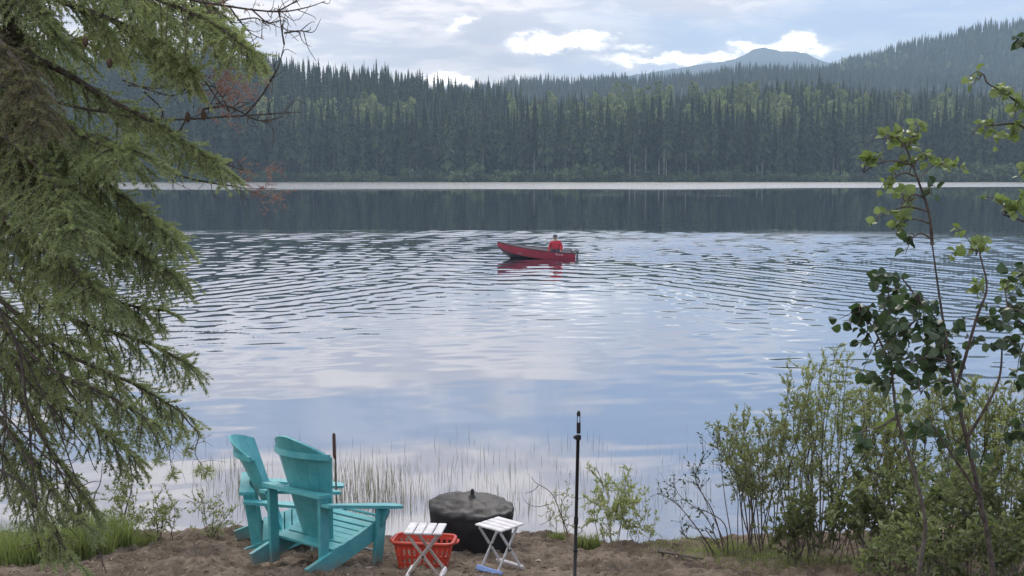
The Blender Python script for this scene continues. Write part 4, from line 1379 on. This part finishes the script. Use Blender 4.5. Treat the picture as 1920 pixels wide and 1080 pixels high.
# ------------------------------------------------------------------ aspen saplings with single leaves, right
def sapling(label, Y_, stems, clusters, seed, m_=M_bark, r0=.013, lsize=.056):
    """stems: pixel polylines; clusters: (px, py, spread px, leaves, young?, depth shift)"""
    r = np.random.default_rng(seed)
    base = at(stems[0][0][0], stems[0][0][1], Y_)
    base.z = gz(base.x, Y_)
    t = thing('aspen_sapling', label, 'sapling', base, group='leafy saplings at the right')
    O = np.array(base)
    allp = []
    for a, ln in enumerate(stems):
        pts = [np.array(at(p[0], p[1], Y_ + (p[2] if len(p) > 2 else 0))) for p in ln]
        if a == 0: pts[0] = O + np.array([0, 0, -.1])
        P = spline(pts, 8 * len(pts))
        rr = np.linspace(r0 if a == 0 else r0 * .55, r0 * .22, len(P))
        G().tube(P - O, rr, 7).build('trunk' if a == 0 else 'branch', m_, t, smooth=True)
        allp.append(P)
    AP = np.concatenate(allp)
    for (cx, cy, sp, n_, young, dz_) in clusters:
        c = np.array(at(cx, cy, Y_ + dz_)); R_ = sp / F * (Y_ + dz_)
        # twigs from the nearest stem below into the cluster
        cand = AP[AP[:, 2] < c[2] + .03]
        cand = cand if len(cand) else AP
        s0 = cand[np.argmin(np.linalg.norm(cand - c, axis=1))]
        g_ = G()
        mid = (s0 + c) / 2 + np.array([0, 0, .03])
        main = spline([s0, mid, c], 8)
        g_.tube(main - O, np.linspace(.0042, .0022, 8), 4, cap=False)
        ends = []
        for b in range(max(2, n_ // 4)):
            d_ = nrmz(r.normal(size=3) * np.array([1, 1, .8]) + (c - s0) * .5)
            st_ = main[r.integers(3, 8)]
            e_ = c + d_ * R_ * r.uniform(.5, 1.4)
            q = spline([st_, (st_ + e_) / 2 + np.array([0, 0, .015]), e_], 6)
            g_.tube(q - O, np.linspace(.0026, .0013, 6), 3, cap=False)
            ends.append(q)
        tw = g_.build('twig', M_twig if not young else M_greytwig, t)
        for b in range(int(n_ * (2.3 if young else 1.5))):
            q = ends[b % len(ends)]
            p0 = q[r.integers(2, 6)]
            d_ = Vector(tuple(nrmz(r.normal(size=3) * np.array([1, 1, .5]) + np.array([0, 0, -.45 if not young else .05]))))
            up = Vector(tuple(nrmz(r.normal(size=3) * .7 + np.array([0, -.5, .7]))))
            xax = d_.cross(up).normalized(); zax = xax.cross(d_)
            o = LEAF[1 if young else 0][r.integers(0, 4)].copy(); COL.objects.link(o); o.parent = tw
            sc_ = lsize * r.uniform(.65, 1.2) * (.78 if young else 1)
            o.matrix_local = Matrix.Translation(Vector(tuple(p0 - O))) @ Matrix((xax, d_, zax)).transposed().to_4x4() @ Matrix.Diagonal((sc_ * r.uniform(.8, 1.05), sc_, sc_, 1))
    return t

sapling('tall sapling with dark lower leaves and pale leaves at its thin tip', 4.6,
        [[(1900, 1400), (1862, 1080), (1836, 930), (1800, 770), (1778, 660), (1762, 560), (1748, 460)],
         [(1748, 460), (1742, 400), (1722, 340), (1700, 280)],
         [(1800, 770), (1770, 640), (1720, 560), (1690, 520)], [(1790, 740), (1830, 600), (1850, 540), (1838, 480)], [(1836, 930), (1790, 860), (1750, 800)], [(1815, 820), (1870, 720), (1880, 640)]],
        [(1690, 280, 44, 17, 1, .05), (1655, 262, 20, 6, 1, 0), (1722, 262, 24, 8, 1, 0), (1705, 325, 26, 8, 1, 0), (1735, 300, 20, 5, 1, .05), (1665, 345, 22, 6, 1, 0), (1745, 365, 18, 5, 0, 0), (1672, 430, 22, 6, 1, 0), (1618, 322, 24, 10, 1, .0), (1776, 312, 26, 8, 1, .1), (1690, 385, 40, 17, 1, 0), (1648, 408, 18, 4, 1, .0), (1702, 455, 18, 5, 0, 0), (1830, 480, 50, 16, 1, .1), (1815, 545, 34, 8, 1, .1),
         (1690, 620, 60, 34, 0, 0), (1765, 620, 66, 36, 0, -.05), (1720, 570, 55, 22, 0, 0), (1830, 610, 50, 14, 0, .1), (1780, 700, 62, 26, 0, 0), (1725, 735, 46, 14, 0, -.1), (1745, 660, 60, 22, 0, .1), (1860, 655, 40, 9, 0, 0), (1720, 810, 40, 10, 0, -.1), (1800, 830, 45, 12, 0, .05), (1690, 690, 40, 10, 0, .0)],
        31)
sapling('young sapling with a pale bent stem and dark leaf clump', 4.9,
        [[(1725, 1400), (1722, 1100), (1735, 985), (1712, 880), (1682, 780), (1672, 690), (1668, 600), (1665, 530)], [(1672, 690), (1640, 620), (1610, 580)], [(1682, 780), (1650, 800), (1615, 810)]],
        [(1668, 530, 34, 20, 0, 0), (1660, 570, 46, 30, 0, .05), (1625, 600, 42, 24, 0, 0), (1640, 650, 48, 24, 0, 0), (1612, 585, 22, 8, 0, -.05), (1670, 720, 40, 14, 0, 0), (1625, 812, 44, 10, 0, 0), (1690, 660, 40, 14, 0, 0), (1680, 800, 30, 6, 1, 0)],
        32, M_greytwig, .011)
sapling('leafy stem at the right edge with pale leaves high up and dark ones midway', 4.8,
        [[(1995, 1400), (1985, 1000), (1975, 700), (1968, 450), (1960, 200), (1955, 40)], [(1968, 450), (1930, 420), (1880, 402)], [(1975, 700), (1930, 620), (1890, 590)], [(1960, 240), (1920, 200), (1850, 155)], [(1962, 330), (1920, 240), (1855, 235)], [(1955, 60), (1930, 80), (1900, 90)]],
        [(1905, 90, 24, 9, 0, 0), (1835, 150, 20, 6, 1, 0), (1880, 178, 28, 12, 1, 0), (1900, 205, 30, 12, 1, 0), (1860, 236, 30, 13, 1, 0), (1905, 245, 26, 9, 1, 0), (1885, 402, 36, 16, 1, 0), (1915, 375, 25, 7, 1, 0), (1912, 330, 12, 4, 1, 0), (1905, 520, 50, 18, 0, 0), (1890, 590, 46, 24, 0, 0), (1915, 650, 44, 20, 0, 0), (1880, 540, 40, 10, 1, .1), (1920, 720, 30, 8, 0, 0), (1900, 800, 44, 12, 0, 0)],
        33, M_bark, .013, .056)


# ------------------------------------------------------------------ willow bushes along the right bank
def willow(label, px, Yb, tops, seed, leaves, ln=.040, wd=.0065, spread=.30, m_=M_willow, broad=False, nst=None, lo=.25, wood=None, group='bushes on the right bank', name='willow_bush', cat='bush', stemr=.008):
    """tops: pixel positions the stems reach"""
    r = np.random.default_rng(seed)
    b = at(px, 1000, Yb); b.z = gz(b.x, Yb)
    t = thing(name, label, cat, b, group=group)
    O = np.array(b)
    g_ = G(); PP, DD = [], []
    for (tx, ty) in tops:
        e = np.array(at(tx, ty, Yb + r.normal(0, .25)))
        s0 = O + np.array([(e[0] - O[0]) * .35 + r.normal(0, spread * .4), r.normal(0, spread * .6), -.05])
        s0[2] = gz(s0[0], s0[1]) - .05
        m1 = s0 * .62 + e * .38 + r.normal(0, .05, 3) + np.array([0, 0, .10])
        m2 = s0 * .3 + e * .7 + r.normal(0, .06, 3) + np.array([0, 0, .08])
        P = spline([s0, m1, m2, e], 18)
        hgt = np.linalg.norm(e - s0)
        g_.tube(P - O, np.linspace(stemr * r.uniform(.6, 1.2), .0016, 18), 5, cap=False)
        nb = int(5 + 9 * hgt)
        for c in range(nb):
            s = r.uniform(lo, 1.0); q = s * 17; i0 = min(int(q), 16)
            p = P[i0] + (P[i0 + 1] - P[i0]) * (q - i0); T = nrmz(P[i0 + 1] - P[i0])
            d_ = nrmz(T * .8 + r.normal(0, .6, 3) + np.array([0, 0, .15])); l = r.uniform(.10, .30) * (1.1 - .5 * s)
            q2 = spline([p, p + d_ * l * .5 + r.normal(0, .01, 3), p + d_ * l + np.array([0, 0, r.normal(0, .03)])], 7)
            g_.tube(q2 - O, np.linspace(.0022, .0010, 7), 3, cap=False)
            nl = max(2, int((.8 if broad else 2.0) * leaves * l / .2))
            ts = r.uniform(.15, 1.0, nl) * 6
            for v in ts:
                k_ = min(int(v), 5)
                PP.append(q2[k_] + (q2[k_ + 1] - q2[k_]) * (v - k_)); DD.append(nrmz(d_ + r.normal(0, .75, 3) + np.array([0, 0, .2])))
        for v in r.uniform(max(lo, .5), 1, int(leaves * 1.2)) * 17:
            k_ = min(int(v), 16); PP.append(P[k_]); DD.append(nrmz(P[k_ + 1] - P[k_] + r.normal(0, .04, 3)))
    g_.build('stems', wood or M_twig, t)
    v, f, tt = (mid_leaf if broad else lance)(np.array(PP) - O, np.array(DD), r, ln, wd)
    G().add(v, f, tt).build('leaves', m_, t)['kind'] = 'stuff'
    return t

def fan(r, n_, x0, x1, tops, jit):
    xs_ = np.linspace(x0, x1, n_) + r.normal(0, 10, n_)
    return [(x, np.interp(x, [p[0] for p in tops], [p[1] for p in tops]) + abs(r.normal(0, jit))) for x in xs_]
rw = np.random.default_rng(12)
SIL = [(1330, 900), (1345, 800), (1372, 775), (1400, 760), (1440, 770), (1470, 725), (1500, 690), (1540, 648), (1580, 665), (1620, 690), (1660, 720), (1700, 730), (1760, 700), (1820, 700), (1870, 720), (1930, 700), (2000, 700)]
willow('willow bush with fine pale leaves nearest the middle of the bank', 1440, 10.4, fan(rw, 18, 1345, 1480, SIL, 50), 41, 13)
willow('tall thin willow bush reaching highest beside the dark sapling clump', 1540, 10.3, fan(rw, 22, 1460, 1625, SIL, 60), 42, 12)
willow('willow bush standing behind the pale bent sapling stem', 1690, 10.2, fan(rw, 20, 1600, 1770, SIL, 60), 43, 14)
willow('willow bush behind the tall sapling trunk', 1820, 10.0, fan(rw, 20, 1750, 1900, SIL, 50), 44, 15)
willow('willow bush cut off by the right edge of the picture', 1930, 9.8, fan(rw, 16, 1870, 2040, SIL, 50), 45, 15)
# sparse, half-bare twigs leaning out to the left
willow('sparse leaning twigs with a few hanging dark leaves at the bush edge', 1390, 10.0, [(1238, 925), (1262, 905), (1300, 880), (1340, 815), (1290, 985), (1322, 850), (1275, 975), (1315, 960), (1350, 870)], 46, 5, .035, .008, .12, M_leaf, True, lo=.55)
# undergrowth of broader leaves at the foot of the bushes
SH = dict(m_=M_herb, broad=True, wood=M_greytwig, group='leafy undergrowth on the right', name='undergrowth_shrub', cat='shrub', stemr=.005)
willow('low green shrub at the left end of the undergrowth', 1530, 9.2, fan(rw, 16, 1450, 1610, [(1440, 1000), (1480, 960), (1540, 900), (1610, 890)], 40), 51, 13, .050, .013, **SH)
willow('low green shrub under the dark leaf clump', 1640, 8.9, fan(rw, 16, 1560, 1720, [(1560, 930), (1620, 870), (1720, 880)], 50), 52, 13, .052, .014, **SH)
willow('low green shrub between the two sapling stems', 1760, 8.7, fan(rw, 16, 1690, 1840, [(1690, 880), (1760, 860), (1840, 880)], 50), 53, 13, .052, .014, **SH)
willow('low green shrub at the foot of the tall sapling', 1870, 8.4, fan(rw, 16, 1800, 1960, [(1800, 880), (1880, 850), (1960, 860)], 50), 54, 13, .052, .014, **SH)
willow('lowest leafy shrub along the bottom edge of the picture', 1700, 8.0, fan(rw, 14, 1600, 1800, [(1600, 1030), (1700, 990), (1800, 980)], 30), 55, 13, .050, .013, **SH)
willow('leafy shrub in the bottom right corner', 1880, 7.6, fan(rw, 14, 1790, 1980, [(1790, 1010), (1880, 980), (1980, 960)], 30), 56, 13, .052, .014, **SH)

# small plants on the crest of the bank
SM = dict(group='small willow shoots on the bank crest', name='willow_shoot', cat='plant', stemr=.004, lo=.2)
willow('small leafy willow shoot right of the black pole', 1150, 11.05, [(1118, 875), (1148, 912), (1185, 868), (1172, 905), (1130, 925), (1160, 950), (1195, 940), (1105, 940), (1140, 970)], 61, 9, .050, .0085, .12, **SM)
willow('low leafy shoot between the black pole and the bush', 1195, 11.0, [(1212, 955), (1190, 975), (1226, 990), (1172, 985)], 62, 8, .04, .008, .08, **SM)
willow('thin shoot just left of the black pole', 1050, 11.1, [(1040, 930), (1062, 950), (1075, 965), (1030, 975)], 63, 4, .04, .007, .08, **SM)
willow('upright leafy shoot beside the grass clump', 235, 10.6, [(247, 900), (232, 940), (222, 960), (258, 965), (240, 930)], 64, 10, .04, .008, .10, **SM)
willow('low grey-green shoot left of the farther chair', 300, 10.6, [(290, 935), (310, 965), (330, 960), (320, 985), (278, 980), (300, 990)], 65, 9, .038, .007, .12, **SM)
willow('thin leaning shoots beside the leg of the farther chair', 395, 10.9, [(440, 955), (432, 975), (420, 968), (392, 990), (370, 940), (358, 945), (412, 990)], 66, 5, .04, .0075, .12, **SM)

# bare sticks poking up on the crest
def sticks(label, lines, Y_, m_, r0, name='dry_stick', cat='stick', group='dry sticks on the bank'):
    b = at(lines[0][0][0], lines[0][0][1], Y_)
    b.z = gz(b.x, Y_)
    t = thing(name, label, cat, b, group=group)
    for a, ln in enumerate(lines):
        P = [np.array(at(p[0], p[1], Y_)) for p in ln]
        if a == 0: P[0] = np.array(b) + np.array([0, 0, -.04])
        P = spline(P, 5 * len(P)) - np.array(b)
        G().tube(P, np.linspace(r0 * (1 if a == 0 else .6), r0 * .35, len(P)), 5).build('stem' if a == 0 else 'twig', m_, t)
    return t
sticks('tall bent bare stick rising behind the drooping bough', [[(165, 990), (175, 940), (188, 905), (192, 868)]], 10.4, M_twig, .008)
sticks('slanting bare stick in the grass at the left', [[(222, 1000), (235, 960), (245, 925), (248, 900)]], 10.5, M_twig, .010)
sticks('upright bare stick left of the farther chair', [[(297, 1022), (295, 990), (288, 950), (287, 935)], [(293, 980), (282, 960), (276, 955)]], 10.6, M_twig, .007)
sticks('forked dead twig rising beside the covered fire pit', [[(1068, 1000), (1050, 960), (1034, 925), (1005, 905), (996, 894)], [(1030, 945), (1010, 950), (990, 945), (980, 932)], [(1040, 960), (1030, 975), (1012, 985)], [(1010, 910), (1000, 920), (985, 925)]], 10.95, M_twig, .006)

# stick lying on the sand at the right
ls = thing('fallen_branch', 'thin dark dead branch lying on the sand at the right', 'branch', (0, 0, 0))
pts = [(1235, 1036), (1270, 1042), (1310, 1050), (1345, 1048)]
def onground(px, py):
    Y_ = 9.5
    for _ in range(30):
        p = at(px, py, Y_); Y_ += (p.z - gz(p.x, Y_)) * 2.0
        Y_ = min(max(Y_, 7), 12)
    p = at(px, py, Y_); return Vector((p.x, Y_, gz(p.x, Y_)))
bp = [onground(*q) for q in pts]
ls.location = bp[1]
G().tube(spline([q - bp[1] + Vector((0, 0, .012)) for q in bp], 14), np.linspace(.014, .006, 14), 6).build('limb', M_twig, ls)
G().tube([(0, 0, .012), (.08, -.10, .02), (.14, -.16, .015)], [.007, .005, .003], 5).build('twig', M_twig, ls)
# dark log end at the left
lg = thing('log', 'dark weathered log half buried in the sand at the left edge', 'log', (0, 0, 0))
a_, b_ = onground(-30, 1062), onground(68, 1046)
lg.location = a_
G().tube([Vector((0, 0, .0)), (b_ - a_) * .5 + Vector((0, 0, .03)), (b_ - a_) + Vector((0, 0, .015))], [.05, .055, .02], 9).build('trunk', M_bark, lg, smooth=True)

# pale chips and small stones on the sand
r = np.random.default_rng(77)
M_stone = mat('pale_stone', (.40, .33, .27), .85, (.26, .21, .17), 30)
chips = [(402, 1022), (268, 1040), (1010, 1052), (1188, 1010), (905, 1050), (1118, 1058), (690, 1068), (360, 1060)]
for q, (px, py) in enumerate(chips):
    g0 = onground(px, py); s_ = r.uniform(.025, .05)
    v = r.normal(size=(14, 3)); v = nrmz(v) * np.array([1.4, .9, .5]) * s_ * r.uniform(.7, 1.1, 14)[:, None]
    import bmesh
    bm = bmesh.new()
    for p_ in v: bm.verts.new(p_)
    bmesh.ops.convex_hull(bm, input=bm.verts)
    me = bpy.data.meshes.new('stone'); bm.to_mesh(me); bm.free(); me.materials.append(M_stone)
    o = bpy.data.objects.new('stone', me); COL.objects.link(o); o.location = g0 + Vector((0, 0, s_ * .15)); o.rotation_euler = (0, 0, r.uniform(0, 6))
    tag(o, ('small pale stone on the sand left of the farther chair', 'small pale stone on the sand near the left grass clump', 'pale stone on the sand between the second table and the black pole', 'small stone on the bank crest below the leafy shoot',
            'small stone on the sand just left of the blue foot bar', 'small stone on the sand right of the black pole', 'small stone on the sand by the front foot of the nearer chair', 'small stone on the sand midway between grass and chairs')[q], 'stone', 'small stones on the sand')


# bits of bark, twig and dead leaf strewn over the sand
n_ = 3200
lx = r.uniform(-4.6, 4.6, n_); ly = r.uniform(8.3, 11.2, n_)
Pl = np.stack([lx, ly, ground(lx, ly) + .006], -1)
th_ = r.uniform(0, 6.28, n_)
Dl = np.stack([np.cos(th_), np.sin(th_), r.normal(0, .15, n_)], -1)
v, f, tt = lance(Pl, Dl, r, .055, .006, 0, 1)
M_litter = leafmat('litter', (.035, .026, .022), (.42, .34, .27), .05, .8, .1)
tag(G().add(v, f, tt).build('litter', M_litter), 'dead needles, chips and leaf scraps strewn over the sand', 'litter', kind='stuff')

# ------------------------------------------------------------------ grasses and reeds
def blades(P, h, r, w=.004, lean=.35, tlo=.1, thi=.9, seg=3):
    n_ = len(P)
    a = r.uniform(0, 6.28, n_); L_ = r.uniform(0, lean, n_)
    d = np.stack([np.cos(a) * L_, np.sin(a) * L_, np.ones(n_)], -1)
    s_ = np.stack([np.cos(a + 1.3 + r.normal(0, .5, n_)), np.sin(a + 1.3), np.zeros(n_)], -1) * w
    rows_ = []
    for k_ in range(seg + 1):
        f_ = k_ / seg
        c = P + d * (h * f_)[:, None] + np.stack([np.cos(a), np.sin(a), -np.ones(n_) * .5], -1) * (h * L_ * f_ * f_ * .7)[:, None]
        wk = (1 - f_ ** 1.5) + .03
        rows_ += [c - s_ * wk, c + s_ * wk]
    v = np.stack(rows_, 1).reshape(-1, 3)
    m_ = 2 * (seg + 1)
    q = np.arange(n_)[:, None] * m_
    f = np.concatenate([q + [2 * k_, 2 * k_ + 1, 2 * k_ + 3, 2 * k_ + 2] for k_ in range(seg)], 0)
    return v, f, np.repeat(r.uniform(tlo, thi, n_), m_)

def tuft(label, px, py, Y_, n_, rad, h0, h1, seed, name='grass_clump', cat='grass'):
    r = np.random.default_rng(seed)
    b = at(px, py, Y_); b.z = gz(b.x, Y_)
    th = r.uniform(0, 6.28, n_); rr = rad * np.sqrt(r.uniform(0, 1, n_))
    x = b.x + rr * np.cos(th) ; y = Y_ + rr * np.sin(th) * .6
    P = np.stack([x - b.x, y - Y_, ground(x, y) - b.z - .01], -1)
    o = G().add(*blades(P, r.uniform(h0, h1, n_), r)).build(name, M_grass)
    o.location = b
    return tag(o, label, cat, 'grass clumps on the bank')
tuft('broad clump of bright green grass at the left edge', 30, 1010, 9.7, 1900, .55, .20, .42, 1)
tuft('bright grass clump under the lowest spruce bough', 130, 1015, 9.7, 1500, .38, .16, .36, 2)
tuft('yellow-green grass clump beside the upright shoot', 195, 1010, 10.1, 900, .26, .18, .40, 3)
tuft('thin low grass right of the yellow-green clump', 250, 1018, 10.4, 300, .22, .06, .20, 4)
tuft('small pale grass tuft right of the black pole', 1102, 1010, 10.5, 320, .11, .06, .20, 5)
tuft('tiny grass tuft left of the black pole', 1043, 1000, 10.8, 160, .10, .04, .12, 6)
r = np.random.default_rng(8)
def turf(cx, cy, rx, ry, n_, h0, h1, label):
    c = onground(cx, cy)
    x = c.x + r.normal(0, rx, n_); y = c.y + r.normal(0, ry, n_)
    P = np.stack([x, y, ground(x, y)], -1)
    o = G().add(*blades(P, r.uniform(h0, h1, n_), r, .003)).build('turf', M_grass)
    tag(o, label, 'grass', kind='stuff')
turf(1400, 1045, .30, .22, 2600, .02, .07, 'short green grass growing over the sand at the foot of the bushes')
turf(1290, 1020, .30, .20, 700, .02, .06, 'thin short grass on the bank near the water at the right')
turf(1560, 1060, .5, .25, 1500, .03, .09, 'short grass below the undergrowth')

# thin reeds standing in the shallows
n_ = 1500
px = np.concatenate([r.uniform(330, 1350, 620), r.normal(690, 55, 430), r.normal(430, 26, 170), r.uniform(560, 1000, 280)])
py = np.concatenate([r.triangular(800, 965, 990, 620), r.uniform(880, 975, 430), r.uniform(870, 960, 170), r.uniform(850, 985, 280)])
Yr = H * F / (py - YH) * (1 + 0 * py)
keep = Yr > 12.7
px, Yr = px[keep], Yr[keep]
P = np.stack([(px - 960) / F * Yr, Yr, np.full(len(px), -.05)], -1)
hr = r.uniform(.05, .24, len(px)) * np.where((np.abs(px - 690) < 75) & (Yr < 16), 1.7, 1) + .05
o = G().add(*blades(P, hr, r, .0030, .16, 0, 1)).build('reeds', M_reed)
tag(o, 'thin reeds standing in the shallow water behind the chairs', 'reeds', kind='stuff')
